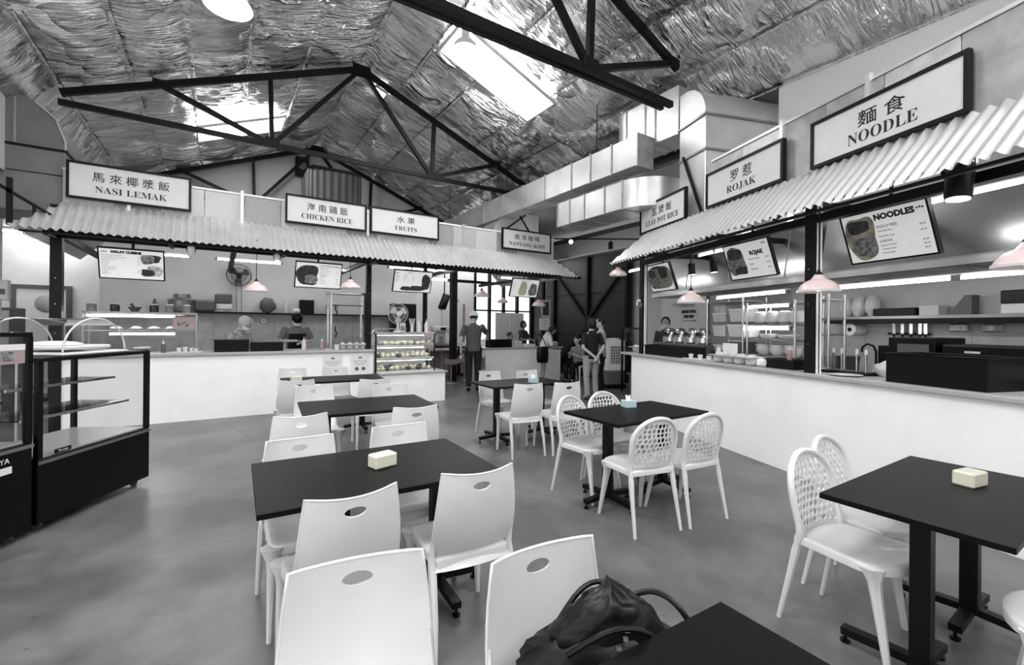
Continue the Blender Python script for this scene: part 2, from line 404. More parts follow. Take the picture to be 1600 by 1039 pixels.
# ---- the left annexe beyond the end of the row
bright = mat('annexe_paint', 240, .6, var=.03)
wallbox('wall_annexe_back', -7.5, -2.0, 13.4, 13.5, 0, 3.4, bright)
wallbox('wall_annexe_left', -7.6, -7.5, 4, 13.5, 0, 3.4, bright)
struct(MB().box(-7.6, -2.45, 5.5, 13.5, 3.4, 3.5).build('ceiling_annexe', mat('annexe_ceiling', 190, .7)))
col = struct(MB().box(-3.45, -2.75, 9.3, 9.9, 0, 3.4).build('wall_column', grey))
d1 = struct(bpy.data.objects.new('door_1', None)); COL.objects.link(d1)
MB().box(-3.5, -2.75, 13.33, 13.38, 0, 2.2).build('door_leaf', whitep, d1)
MB().box(-3.58, -3.5, 13.3, 13.4, 0, 2.28).box(-2.75, -2.67, 13.3, 13.4, 0, 2.28).box(-3.5, -2.75, 13.3, 13.4, 2.2, 2.28).build('door_frame', greyd, d1)
# ---- the area behind the drinks stall: lean-to ceiling, dark sheet wall, glazed wall
lean = mat('lean_to_ceiling', 150, .7, var=.1)
wallbox('ceiling_lean_to', 6.6, 11, 4.5, 13.2, 4.35, 4.42, lean)
wallbox('ceiling_rear', 4.7, 9.4, 10.6, 13.1, 3.62, 3.7, lean)
dw = struct(MB().box(9.3, 9.4, 8.4, 13.1, 0, 3.7).build('wall_dark_steel', mat('dark_sheet', 14, .55, var=.15, scale=2)))
for k, y in enumerate((9.2, 10.8, 12.3)):
    for z in (0, 1.25, 2.5):
        MB().box(9.275, 9.3, y-.78, y+.78, z+.01, z+1.23, c=.006).build('sheet_panel', mat('dark_sheet_panel', 20+4*((k*2+int(z)) % 3), .5, var=.2, scale=3), dw)
fb = MB()
for y in (8.46, 10.0, 11.6, 12.9): fb.box(9.19, 9.28, y-.05, y+.05, 0, 3.7)
for y in (10.0,):
    fb.bar((9.22, y, 1.7), (9.22, y-1.5, 3.2), .06, .08).bar((9.22, y, 1.7), (9.22, y+1.5, 3.2), .06, .08).bar((9.22, y, 1.5), (9.22, y-1.5, .2), .06, .08).bar((9.22, y, 1.5), (9.22, y+1.5, .2), .06, .08)
fb.build('brace', black, dw)
struct(MB().box(9.0, 9.3, 6.3, 13.1, 3.6, 4.1).build('trim_1', mat('beam_paint', 205, .6)))
struct(MB().box(8.9, 9.0, 6.3, 13.1, 4.1, 4.2).build('trim_2', greyd))
wallbox('wall_rear_white', 4.66, 7.0, 13.0, 13.1, 0, 3.6, mat('bright_wall', 245, .6))
# glazed wall with dark mullions, bright daylight behind
gw = struct(bpy.data.objects.new('window_8', None)); COL.objects.link(gw); gw['label'] = 'tall glazed wall with dark mullions'
for k in range(4):
    xa = 7.05+k*.56
    MB().box(xa+.04, xa+.52, 13.02, 13.04, .05, 2.0).build('pane', glass, gw)
    MB().box(xa+.04, xa+.52, 13.02, 13.04, 2.05, 3.55).build('pane', glass, gw)
    MB().box(xa-.05, xa+.03, 12.96, 13.08, 0, 3.6).build('mullion', black, gw)
MB().box(7.0, 9.3, 12.98, 13.06, 2.0, 2.05).build('transom', black, gw)
wallbox('wall_rear_top', 4.66, 9.4, 12.98, 13.12, 3.7, 4.36, lean)
struct(MB().box(8.7, 11.5, 17.5, 18.4, .0, .9).build('outside_hedge', mat('pale_hedge', 170, .8, var=.4, scale=6)))
# ================= TRUSSES =================
def truss(y, label, double=False):
    t = thing('roof_truss', label, 'truss', (XR_, y, 4.68), group='black steel roof trusses')
    X = lambda x: x-XR_
    Z = lambda z: z-4.68
    w = .075
    def b(nm, p, q, ww=w, hh=w): MB().bar((X(p[0]), 0, Z(p[1])), (X(q[0]), 0, Z(q[1])), ww, hh).build(nm, black, t, smooth=False)
    rz = lambda x: roofz(x)-.14
    b('rafter', (XL_+.02, rz(XL_)), (XR_, rz(XR_)), .07, .1); b('rafter', (XR_, rz(XR_)), (5.5 if double else XW_-.05, rz(5.5 if double else XW_)), .07, .1)
    b('bottom_chord', (XL_, 4.68), (5.38 if double else XW_, 4.68), .07, .08)
    if double: MB().bar((X(XL_), .16, .02), (X(5.38), .16, .02), .06, .06).build('bottom_chord', black, t)
    for p, q in (((.765, 4.68), (.73, rz(.73))), ((3.8, 4.68), (3.84, rz(3.84)))): b('post', p, q)
    for p, q in (((.765, 4.68), (XR_, rz(XR_))), ((3.8, 4.68), (XR_, rz(XR_))), ((.765, 4.68), (-.81, rz(-.81))), ((3.8, 4.68), (5.4, rz(5.4)))): b('web', p, q)
    for x, z, s in ((XR_, rz(XR_)-.06, .17), (.765, 4.72, .12), (3.8, 4.72, .12), (-.81, rz(-.81), .09), (5.4, rz(5.4), .09)):
        MB().box(X(x)-s, X(x)+s, -.05, -.035, Z(z)-s*.7, Z(z)+s*.7).build('gusset_plate', black, t)
truss(4.12, 'black steel roof truss nearest the camera, over the dining tables', True)
truss(9.0, 'black steel roof truss above the left row of stall signs')
truss(13.75, 'farthest black steel roof truss, in front of the gable wall')
# ================= STALL ROWS =================
def fit(s, w, h, x, z, y, m, parent, name='lettering', bold=0.0):
    o = text(s, 1, Matrix.Identity(4), m, parent, name, ext=.001, bold=bold)
    vs = o.data.vertices; x0 = min(v.co.x for v in vs); x1 = max(v.co.x for v in vs); z0 = min(v.co.z for v in vs); z1 = max(v.co.z for v in vs)
    for v in vs: v.co = ((v.co.x-(x0+x1)/2)/(x1-x0)*w+x, y+v.co.y, (v.co.z-(z0+z1)/2)/(z1-z0)*h+z)
    return o
def sign(row, x0, x1, z0, z1, cjk, en, wc, hc, we, he, label, dx=0.0):
    t = thing('stall_sign', label, 'sign', ((x0+x1)/2, -.06, (z0+z1)/2), row=row, group='framed signs above the stalls')
    w = (x1-x0)/2; h = (z1-z0)/2; fr = .03
    MB().box(-w, w, -.02, .03, h-fr, h).box(-w, w, -.02, .03, -h, -h+fr).box(-w, -w+fr, -.02, .03, -h+fr, h-fr).box(w-fr, w, -.02, .03, -h+fr, h-fr).build('frame', black, t, smooth=False)
    MB().box(-w+fr, w-fr, -.005, .02, -h+fr, h-fr).build('panel', signw, t, smooth=False)
    fit(cjk, wc, hc, dx, h*.28, -.007, ink, t, bold=.004)
    fit(MBOLD(en), we, he, dx, -h*.4, -.007, ink, t, bold=-.006)
sign('L', -1.755, -.368, 3.21, 3.72, '馬 來 椰 漿 飯', 'NASI LEMAK', .86, .135, .80, .09, 'white framed sign reading NASI LEMAK, leftmost over the left row')
sign('L', .926, 2.275, 3.23, 3.72, '海 南 鶏 飯', 'CHICKEN RICE', .68, .14, .85, .09, 'white framed sign reading CHICKEN RICE')
sign('L', 2.346, 3.723, 3.23, 3.72, '水 果', 'FRUITS', .36, .13, .44, .085, 'white framed sign reading FRUITS')
sign('L', 5.237, 6.606, 3.23, 3.7, '南 洋 咖 啡', 'NANYANG KOPI', .70, .12, 1.0, .09, 'white framed sign reading NANYANG KOPI')
sign('R', -6.683, -5.475, 3.035, 3.49, '瓦 煲 飯', 'CLAY POT RICE', .52, .13, .86, .085, 'white framed sign reading CLAY POT RICE')
sign('R', -5.052, -3.841, 3.06, 3.51, '罗 惹', 'ROJAK', .34, .14, .46, .095, 'white framed sign reading ROJAK')
sign('R', -3.518, -2.265, 3.06, 3.51, '麵 食', 'NOODLE', .38, .14, .56, .1, 'large white framed sign reading NOODLE, at the right edge', dx=.02)
def corr_awning(row, s0, s1, t0, t1, y0, z0, y1, z1, label, side=None):
    """ridges run down the slope from (y0,z0) to (y1,z1); bottom spans s0..s1, top t0..t1 (hipped ends)"""
    if side is None: t = thing('corrugated_awning', label, 'awning', (0, 0, 0), row=row, group='corrugated awnings')
    else: t = side
    n = max(1, round((s1-s0)/.9)); dy, dz = y1-y0, z1-z0; L = sqrt(dy*dy+dz*dz); ny, nz = dz/L, -dy/L
    for k in range(n):
        a = s0+(s1-s0)*k/n; b = s0+(s1-s0)*(k+1)/n+.03; nu = int((b-a)/.093*10)
        off = 0
        def fn(u, v):
            s = a+(b-a)*u; vm = 0
            if s < t0 and t0 > s0: vm = (t0-s)/(t0-s0)
            if s > t1 and s1 > t1: vm = max(vm, (s-t1)/(s1-t1))
            vm = min(max(vm, 0), .97); vv = vm+(1-vm)*v
            h = .022*sin(2*pi*s/.093)+off
            return (s, y0+dy*vv-ny*h, z0+dz*vv-nz*h)
        MB().grid(fn, nu, 3).build('corrugated_sheet', corr, t, ang=3.1)
    return t
aw = corr_awning('L', -2.17, 7.04, -1.75, 6.6, -.05, 3.15, -.55, 2.68, 'long corrugated iron awning along the left row of stalls')
ft = MB(); ft.box(-2.1, 7.0, -.46, -.43, 2.635, 2.66)
for x in (-1.857, -.6, .9, 2.375, 3.7, 5.2, 6.6): ft.bar((x, 0, 3.0), (x, -.47, 2.64), .05, .05).bar((x, .05, 2.66), (x, -.47, 2.64), .04, .05)
ft.build('frame', black, aw)
# hipped returns at both ends of the left row
def ret(t, xa, xb, L):
    def mk(a, b):
        def fn(u, v):
            s = a+(b-a)*u; vm = 0
            if s < .0: vm = min(-s/.5, .97)
            vv = vm+(1-vm)*v; h = .022*sin(2*pi*s/.093)
            return (xa+(xb-xa)*vv, s, 3.15-.47*vv+h)
        MB().grid(fn, int((b-a)/.093*10), 3).build('corrugated_sheet', corr, t, ang=3.1)
    for k in range(4): mk(-.5+k*L/4, -.5+(k+1)*L/4)
ret(aw, -1.72, -2.17, 3.4); ret(aw, 6.6, 7.04, 3.4)
awr = corr_awning('R', -6.9, 1.4, -6.5, 1.4, -.05, 3.04, -.5, 2.565, 'corrugated iron awning along the right row of stalls')
ft = MB(); ft.box(-6.8, 1.4, -.42, -.39, 2.53, 2.555)
for x in (-6.75, -5.1, -3.6, -2.2, -.8, .6): ft.bar((x, 0, 2.9), (x, -.42, 2.56), .03, .03)
ft.build('frame', black, awr)
# fascias: sheet panels above the awnings
def fascia(row, segs, z0, z1, label, base):
    t = thing('fascia', label, 'fascia', (0, 0, 0), row=row)
    for i, (a, b) in enumerate(segs):
        n = max(1, round((b-a)/.55))
        for k in range(n):
            p = a+(b-a)*k/n; q = a+(b-a)*(k+1)/n-.008
            MB().box(p, q, 0, .03, z0, z1, c=.003).build('sheet_panel', [galvd, mat('galv_b', base-15, .5, .5, var=.2, scale=6), mat('galv_c', base+15, .45, .5, var=.2, scale=6)][(i+k*2) % 3] if row == 'R' else [grey, mat('fascia_b', 150, .6, .2, var=.06), mat('fascia_c', 182, .5, .2, var=.06)][(i*2+k) % 3], t, smooth=False)
    a, b = segs[0][0], segs[-1][1]
    MB().box(a, b, -.015, .05, z1, z1+.03).build('rail', whitep if row == 'L' else galv, t)
    m = MB()
    for x in [v for v in [-1.1, .3, 2.31, 4.3] if row == 'L']+[v for v in [-3.9, -3.0, -1.9, -.5] if row == 'R']: m.box(x-.02, x+.02, -.045, 0, z0, z1+.06)
    m.build('bracket', galv, t)
    return t
fascia('L', [(-1.8, 6.75)], 3.1, 3.59, 'grey sheet fascia behind the left signs', 165)
fascia('R', [(-5.03, 1.4)], 3.0, 3.67, 'mottled galvanised fascia behind the right signs', 175)
# posts
def post(row, x, y, z1, w, label, conduit=False, z0=0.0):
    t = thing('stall_post', label, 'post', (x, y, z0), row=row, group='black square stall posts')
    MB().box(-w/2, w/2, -w/2, w/2, 0, z1-z0, c=.003).build('post', black, t, smooth=False)
    b = MB()
    for z in (1.35, 1.75, 2.1):
        if z < z1: b.cyl((0, -w/2-.004, z-z0), (0, -w/2, z-z0), .006, n=6)
    b.build('bolt', chrome, t)
    if conduit: MB().cyl((w/2+.012, -.01, 1.05-z0), (w/2+.012, -.01, z1-z0), .011, n=8).cyl((w/2+.04, 0, 1.05-z0), (w/2+.04, 0, z1-z0), .008, n=8).build('conduit', whitep, t)
    return t
post('L', -1.857, .03, 3.1, .12, 'black post at the left end of the left row')
post('L', 2.375, .12, 3.2, .09, 'black post between the chicken rice and fruit stalls')
post('L', 3.75, .7, 3.1, .08, 'thin black post behind the fruit case')
post('L', 5.35, 2.6, 3.1, .16, 'thick black post behind the man in the cap')
post('L', 7.85, 1.85, 3.2, .09, 'black post with notices at the drinks counter', True, z0=0)
post('R', -6.78, .06, 3.0, .1, 'black post at the far end of the right row', True)
post('R', -3.6, .06, 3.0, .1, 'black post between the rojak and noodle stalls', True)
post('R', .3, .06, 3.0, .1, 'black post beside the noodle counter', True)
# ceilings inside stalls: dark framing beams
bm = thing('roof_beam', 'black steel beams spanning behind the left awning', 'beam', (0, 0, 0), row='L')
MB().box(-1.85, 7.0, .0, .08, 2.66, 2.76).build('beam', black, bm)
MB().box(4.3, 8.0, .42, .48, 2.76, 2.84).build('beam', black, bm); MB().box(4.3, 8.0, 3.17, 3.23, 2.76, 2.84).build('beam', black, bm)
for x in (-1.857, .2, 2.375, 4.3, 6.6): MB().box(x-.04, x+.04, .08, 3.4, 2.68, 2.76).build('beam', black, bm)
bm = thing('roof_beam', 'black steel beam behind the right awning', 'beam', (0, 0, 0), row='R')
MB().box(-6.8, 1.4, .0, .07, 2.55, 2.63).build('beam', black, bm)
for x in (-6.78, -5.2, -3.6, -1.5): MB().box(x-.03, x+.03, .07, 2.4, 2.7, 2.78).build('beam', black, bm)
# ================= COUNTERS =================
cm = mat('counter_white', 250, .5, var=.04, scale=2.5)
ctop = mat('counter_top', 170, .35, var=.06, scale=5)
c = thing('counter', 'long white counter of the left row of stalls', 'counter', (0, 0, 0), row='L')
MB().box(-1.9, 2.45, 0, .75, 0, 1.0).build('body', cm, c, smooth=False)
MB().box(-1.95, 2.5, -.05, .8, 1.0, 1.045, c=.006).build('worktop', ctop, c, smooth=False)
MB().box(2.45, 2.5, -.02, .1, .0, 1.0).build('end_trim', dullst, c)
c = thing('counter', 'lower white counter under the lit fruit case', 'counter', (0, 0, 0), row='L')
MB().box(2.55, 3.83, -.2, .5, 0, .57).build('body', cm, c, smooth=False)
MB().box(2.5, 3.87, -.24, .54, .57, .6, c=.005).build('worktop', ctop, c, smooth=False)
c = thing('counter', 'white drinks counter under the NANYANG KOPI sign', 'counter', (0, 0, 0), row='L')
MB().box(5.62, 8.05, 1.3, 1.95, 0, .91).build('body', cm, c, smooth=False)
MB().box(5.57, 8.1, 1.25, 2.0, .91, .95, c=.005).build('worktop', ctop, c, smooth=False)
c = thing('counter', 'long white counter of the right row of stalls', 'counter', (0, 0, 0), row='R')
MB().box(-7.05, 1.4, 0, .75, 0, 1.02).build('body', cm, c, smooth=False)
MB().box(-7.35, 1.4, -.05, .8, 1.02, 1.06, c=.006).build('worktop', ctop, c, smooth=False)
# right stall back wall + tiles
rw_ = thing('wall_stall_right', 'grey back wall of the noodle stall', 'wall', (0, 0, 0), row='R'); rw_['kind'] = 'structure'; del rw_['category']
MB().box(-6.0, 1.4, 2.35, 2.45, 0, 3.4).build('wall_sheet', mat('stall_wall_right', 185, .6, var=.1, scale=2), rw_, smooth=False)
til = mat('marble_tile', 168, .3, var=.18, scale=5)
for k in range(12):
    for j in range(2):
        MB().box(-6.0+k*.6+.002, -6.0+(k+1)*.6-.002, 2.335, 2.35, .3+j*.6+.002, .9+j*.6-.002, c=.002).build('tile', til, rw_, smooth=False)
rw2 = thing('wall_stall_far', 'pale back wall of the clay pot stall', 'wall', (0, 0, 0), row='R'); rw2['kind'] = 'structure'; del rw2['category']
MB().box(-11.1, -8.75, 2.9, 3.0, 0, 3.6).build('wall_sheet', mat('stall_wall_far', 235, .6), rw2, smooth=False)
MB().box(-8.75, -6.0, 2.9, 3.0, 0, 3.4).build('wall_sheet', mat('stall_wall_far_grey', 170, .6), rw2, smooth=False)
MB().box(-8.77, -8.72, 2.86, 2.9, 0, 3.4).build('corner_strip', greyd, rw2)
MB().box(-11.1, -10.6, 2.35, 2.9, 0, 3.6).build('pier', mat('pier_pale', 205, .6), rw2, smooth=False)
MB().box(-11.35, -11.1, 2.2, 2.9, 0, 3.6).build('door_jamb', mat('jamb_dull', 120, .6, col=(140, 125, 122)), rw2, smooth=False)
lt = struct(bpy.data.objects.new('wall_tiles_left', None)); COL.objects.link(lt)
for k in range(10):
    for j in range(2):
        MB().box(-1.9+k*.6+.002, -1.9+(k+1)*.6-.002, 11.985, 12.0, .55+j*.6+.002, 1.15+j*.6-.002, c=.002).build('tile', til, lt, smooth=False)
# ================= TABLES =================
def table(x0, x1, y0, y1, label, rz=0.0, z=.75, tuck=False):
    t = thing('dining_table', label, 'table', ((x0+x1)/2, (y0+y1)/2, 0), rz, group='black dining tables')
    w = (x1-x0)/2; d = (y1-y0)/2
    MB().box(-w, w, -d, d, z-.025, z, c=.002).build('tabletop', topm, t, smooth=False)
    for sx in (-1, 1):
        cx = sx*w*(.62 if sx > 0 or not tuck else .3)
        MB().box(cx-.035, cx+.035, -.035, .035, .07, z-.03, c=.004).build('pedestal', black, t, smooth=False)
        MB().box(cx-.14, cx+.14, -.14, .14, z-.03, z-.025).box(cx-.02, cx+.02, -.26, .26, z-.045, z-.03).build('mounting_plate', black, t, smooth=False)
        for k in range(4):
            a = k*pi/2; dx, dy = cos(a), sin(a); r = .25 if k % 2 == 0 else .29
            ft = MB().bar((cx, 0, .075), (cx+dx*r, dy*r, .058), .05, .035).build('foot', black, t, smooth=False)
            MB().lathe([(.02, 0), (.022, .012), (.008, .014), (.008, .045)], 10, (cx+dx*(r-.01), dy*(r-.01), 0)).build('glide', blackp, ft)
    return t
table(.14, 1.26, 2.0, 2.76, 'black table with a pale yellow tissue box, second nearest in the left column', rz=-.03, tuck=True)
table(.61, 1.76, 3.92, 4.72, 'black table with nothing on it, between two white-chair tables', rz=-.08)
table(.70, 1.99, 6.28, 6.98, 'black table nearest the left counter, with a yellow tissue box', rz=-.06)
table(2.84, 4.0, 4.68, 5.36, 'black table in front of the drinks counter, with a blue tissue box', rz=-.03)
table(2.575, 3.72, 2.42, 3.08, 'black table ringed by four perforated white chairs, blue tissue box on it', rz=-.01)
table(2.31, 3.46, .33, .94, 'black table at the right edge with a pale yellow tissue box', rz=-.01)
table(.05, 1.15, .03, .73, 'black tabletop corner at the bottom edge beside the handbag', rz=-.03)
# ================= CHAIRS =================
def solid_back():
    H0, H1 = .43, .835
    def pos(u, v, off=0.0):
        w = .205-.03*v+.008*sin(pi*v); z = H0+(H1-H0)*v
        y = -.195-.085*v-.02*sin(pi*v)+.045*u*u*(.75+.25*v)
        if v < .18: y += (.18-v)*.16; 
        z += .012*u*u*v
        n = Vector((-.2*u, 1, .2)).normalized()*off
        return (u*w+n.x, y+n.y, z+n.z)
    NR, NA = 9, 44; m = MB(); vs = []; f = []
    cu, cv, ru, rv = 0, .865, .23, .048
    for side in (0, 1):
        for j in range(NR+1):
            for i in range(NA):
                a = 2*pi*i/NA; cx, cy = cos(a), sin(a)
                hu, hv = cu+ru*cx, cv+rv*cy
                # outer boundary hit of the ray in the uv box
                su = 1e9 if abs(cx) < 1e-6 else ((1-cu)/cx if cx > 0 else (-1-cu)/cx)
                # use aspect weighting so that corners are covered
                dv = cy*.45
                sv = 1e9 if abs(dv) < 1e-6 else ((1-cv)/dv if dv > 0 else (0-cv)/dv)
                s = min(su, sv); ou, ov = cu+cx*s, cv+dv*s
                t = (j/NR)**1.3
                uu, vv = hu+(ou-hu)*t, hv+(ov-hv)*t
                vs.append(pos(max(-1, min(1, uu)), max(0, min(1, vv)), .004*(1 if side else -1)))
    R = (NR+1)*NA
    for j in range(NR):
        for i in range(NA):
            k = (i+1) % NA; a, b, c_, d = j*NA+i, j*NA+k, (j+1)*NA+k, (j+1)*NA+i
            f.append((a, b, c_, d)); f.append((R+d, R+c_, R+b, R+a))
    for i in range(NA):
        k = (i+1) % NA; f.append((i, R+i, R+k, k)); o = NR*NA; f.append((o+k, R+o+k, R+o+i, o+i))
    m.add(vs, f)
    # corner patches: fill the four corners by snapping nearest outer verts
    outer = [(j, vs[NR*NA+j]) for j in range(NA)]
    # rolled rim
    rim = [pos(1-2*i/14, 1) for i in range(15)]
    side1 = [pos(-1, 1-i/8) for i in range(1, 9)]; side2 = [pos(1, i/8) for i in range(0, 8)]
    m.tube(side2+rim+side1, .0055, 6)
    return m
def seat_mb(w0, w1, d0, d1, z, th, round_front=False, skirt=.0):
    m = MB(); n = 9; vs = []; f = []; R = []
    # outline rings: top surface dished
    pts = []
    if round_front:
        pts = [(-w0, d0), (w0, d0)]+[(w1*cos(a), d1-w1*.62+w1*.62*sin(a)) for a in [pi*k/12 for k in range(13)]]
    else:
        pts = [(-w0+.02, d0), (w0-.02, d0), (w0, d0+.03), (w1, d1-.06), (w1-.015, d1-.02), (w1-.06, d1), (-w1+.06, d1), (-w1+.015, d1-.02), (-w1, d1-.06), (-w0, d0+.03)]
    P = []
    for i in range(len(pts)):
        a = Vector(pts[i]); b = Vector(pts[(i+1) % len(pts)]); k = 3
        for q in range(k): P.append(a.lerp(b, q/k))
    c = Vector((0, (d0+d1)/2)); N = len(P)
    rings = [(0.05, -.016), (.45, -.013), (.8, -.004), (.93, .0), (.985, -.004), (1.0, -.012), (1.0, -th), (.97, -th-.004), (.93, -th), (.92, -.018), (.4, -.024), (.05, -.026)]
    for s, dz in rings:
        for p in P: q = c+(p-c)*s; vs.append((q.x, q.y, z+dz))
    for j in range(len(rings)-1):
        for i in range(N): k = (i+1) % N; f.append((j*N+i, j*N+k, (j+1)*N+k, (j+1)*N+i))
    f.append(tuple(range(N))[::-1]); f.append(tuple((len(rings)-1)*N+i for i in range(N)))
    return m.add(vs, f)
def leg_mb(p0, p1, w0, d0, w1, d1, flare=0.0, n=7):
    m = MB(); vs = []; f = []
    for j in range(n+1):
        t = j/n; c = Vector(p0).lerp(Vector(p1), t); w = w0+(w1-w0)*t; d = d0+(d1-d0)*t
        e = flare*max(0, 1-t*4.5)**2
        for a in range(8):
            q = pi/4*a+pi/8; vs.append((c.x+(w+e)*cos(q), c.y+(d+e)*sin(q), c.z))
    for j in range(n):
        for a in range(8): k = (a+1) % 8; f.append((j*8+k, j*8+a, (j+1)*8+a, (j+1)*8+k))
    f += [tuple(range(8)), tuple(n*8+a for a in range(8))[::-1]]
    return m.add(vs, f)
def make_solid(label):
    t = thing('dining_chair', label, 'chair', group='white chairs with an oval handle hole')
    solid_back().build('backrest', white, t, ang=1.1)
    seat_mb(.192, .2, -.195, .215, .45, .045).build('seat', white, t, ang=.9)
    for s in (-1, 1):
        leg_mb((s*.185, .185, .44), (s*.2, .2, 0), .028, .022, .013, .013, .03).build('leg', white, t)
        m = MB(); m.tube([(s*.193, -.212, .63), (s*.198, -.19, .53), (s*.198, -.165, .45), (s*.197, -.185, .38), (s*.203, -.235, .2), (s*.21, -.265, 0)], [.004, .009, .016, .02, .017, .012], 8); m.build('leg', white, t)
    MB().grid(lambda u, v: ((u*2-1)*.197, -.165-.035*v+.015*sin(pi*v)-(.03*(1-(2*u-1)**2))*(1-v*.3), .45-.055*v), 12, 4).build('skirt', white, t)
    return t
def perf_chair(label):
    t = thing('dining_chair', label, 'chair', group='white chairs with perforated backs')
    Wd = lambda v: .2*(1 if v < .55 else sqrt(max(0, 1-((v-.55)/.45)**2.2)))*(1-.08*(1-min(v/.5, 1)))
    H0, H1 = .455, .84
    def bend(x, z):
        v = (z-H0)/(H1-H0); return (x, -.2-.07*v-.01*sin(pi*v)+.9*x*x, z)
    out = []
    N = 26
    for i in range(N+1):
        v = 1-(i/N); 
        out.append((Wd(v), H0+(H1-H0)*v))
    # parametrise the arch by angle for smoothness
    arch = [(.196*(1 if True else 0), H0)]
    arch = [(.182, H0), (.19, H0+.08), (.197, H0+.16)]+[(.198*cos(a), H0+.21+(H1-H0-.21)*sin(a)) for a in [pi*k/22 for k in range(23)]]+[(-.197, H0+.16), (-.19, H0+.08), (-.182, H0)]
    rnd = random.Random(5)
    cu = bpy.data.curves.new('t', 'CURVE'); cu.dimensions = '2D'; cu.fill_mode = 'BOTH'; cu.extrude = .003
    def sp(P):
        s = cu.splines.new('POLY'); s.points.add(len(P)-1)
        for q, p in zip(s.points, P): q.co = (p[0], p[1], 0, 1)
        s.use_cyclic_u = True
    inner = [(x*.93, H0+(z-H0)*.965) for x, z in arch]
    # subdivide bottom edge
    P = inner+[(-.17+.34*k/8, H0) for k in range(9)]
    sp(P)
    row = 0; z = H0+.035
    while z < H1-.03:
        v = (z-H0)/(H1-H0); hw = .172 if v < .5 else .172*sqrt(max(0.0, 1-((z-H0-.19)/(H1-H0-.2))**2))
        x = -hw+.016+(.018 if row % 2 else 0)
        while x < hw-.012:
            rx = rnd.uniform(.0115, .0165); ry = rnd.uniform(.013, .0185); ro = rnd.uniform(-.5, .5)
            cx, cz = x+rnd.uniform(-.002, .002), z+rnd.uniform(-.003, .003)
            sp([(cx+rx*cos(a)*cos(ro)-ry*sin(a)*sin(ro), cz+rx*cos(a)*sin(ro)+ry*sin(a)*cos(ro)) for a in [-2*pi*k/12 for k in range(12)]])
            x += .0375
        z += .0365; row += 1
    o = bpy.data.objects.new('t', cu); COL.objects.link(o)
    b = bake(o, 'backrest', white, t)
    bb = bmesh.new(); bb.from_mesh(b.data)
    for _ in range(4):
        L = [e for e in bb.edges if e.calc_length() > .028]
        if not L: break
        bmesh.ops.subdivide_edges(bb, edges=L, cuts=1); bmesh.ops.triangulate(bb, faces=bb.faces[:])
    bb.to_mesh(b.data); bb.free(); b.data.shade_smooth()
    for vtx in b.data.vertices:
        x, z, th = vtx.co; p = bend(x, z); vtx.co = (p[0], p[1]+th, p[2])
    b.data.set_sharp_from_angle(angle=.8)
    m = MB(); m.tube([bend(x, z) for x, z in arch], .0155, 8, ry=.017)
    m.build('rim', white, t)
    seat_mb(.19, .215, -.205, .225, .455, .04, True).build('seat', white, t, ang=.9)
    for s in (-1, 1):
        leg_mb((s*.165, .12, .44), (s*.2, .2, 0), .032, .028, .013, .013, .03).build('leg', white, t)
        MB().tube(smooth_path([bend(s*.186, H0+.09), bend(s*.184, H0+.02), (s*.186, -.19, .41), (s*.194, -.22, .25), (s*.205, -.27, 0)], 4), [.014+.009*sin(pi*min(1, k/9)) if k < 9 else .022-.010*(k-9)/7 if 0 else max(.012, .0235-.0014*abs(k-7)) for k in range(17)], 8).build('leg', white, t)
    return t
sc0 = make_solid('white solid-back chair with oval hole, near side of the second table, left')
def put(src, x, y, rz, label, first=[True]):
    # x,y = centre of the top of the backrest
    dx, dy = sin(rz)*-.27, cos(rz)*.27
    loc = (x+dx, y+dy, 0)
    if label is None: src.location = loc; src.rotation_euler = (0, 0, rz); return src
    return clone(src, label, loc, rz)
put(sc0, .447, 1.78, .03, None)
sc0['label'] = 'white chair back with oval hole, grey side out, before the yellow-box table, left one'
N_, F_ = 'near side', 'far side'
for x, y, rz, lab in [
 (1.0, 1.77, -.08, 'white chair seen from behind, right of two before the yellow-box table'),
 (.40, 2.86, pi+.02, 'white chair facing the camera, behind the left end of the yellow-box table'),
 (1.0, 2.9, pi-.02, 'white chair facing the camera, directly behind the yellow tissue box'),
 (.5, 3.52, -.06, 'white chair seen from behind, before the left end of the bare table'),
 (1.34, 3.44, -.12, 'white chair seen from behind, before the right end of the bare table'),
 (.87, 5.22, pi-.05, 'white chair facing the camera, behind the left end of the bare table'),
 (1.62, 4.98, pi-.1, 'white chair facing the camera, behind the right end of the bare table'),
 (.78, 5.76, -.05, 'white chair seen from behind, before the left end of the table nearest the left counter'),
 (1.6, 5.46, -.1, 'white chair seen from behind, before the right end of the table nearest the left counter'),
 (.93, 7.42, pi-.03, 'white chair against the left counter, left of the two there'),
 (1.5, 7.25, pi-.05, 'white chair against the left counter, right of the two there'),
 (2.98, 4.17, -.15, 'white chair seen from behind, left of two before the drinks-counter table'),
 (3.47, 4.06, -.1, 'white chair seen from behind, right of two before the drinks-counter table'),
 (3.28, 5.62, pi+.06, 'white chair facing the camera, left of two behind the drinks-counter table'),
 (3.85, 5.5, pi-.02, 'white chair behind the blue tissue box, facing the camera'),
 (.335, 1.30, pi-.17, 'large white chair back at the bottom edge, nearest the camera'),
 (.81, 1.08, pi-.06, 'white chair at the bottom edge holding the black handbag')]:
    put(sc0, x, y, rz, lab)
pc0 = perf_chair('x')
put(pc0, 2.68, 2.13, -.2, None); pc0['label'] = 'white perforated chair seen from behind, left of two before the blue-box table'
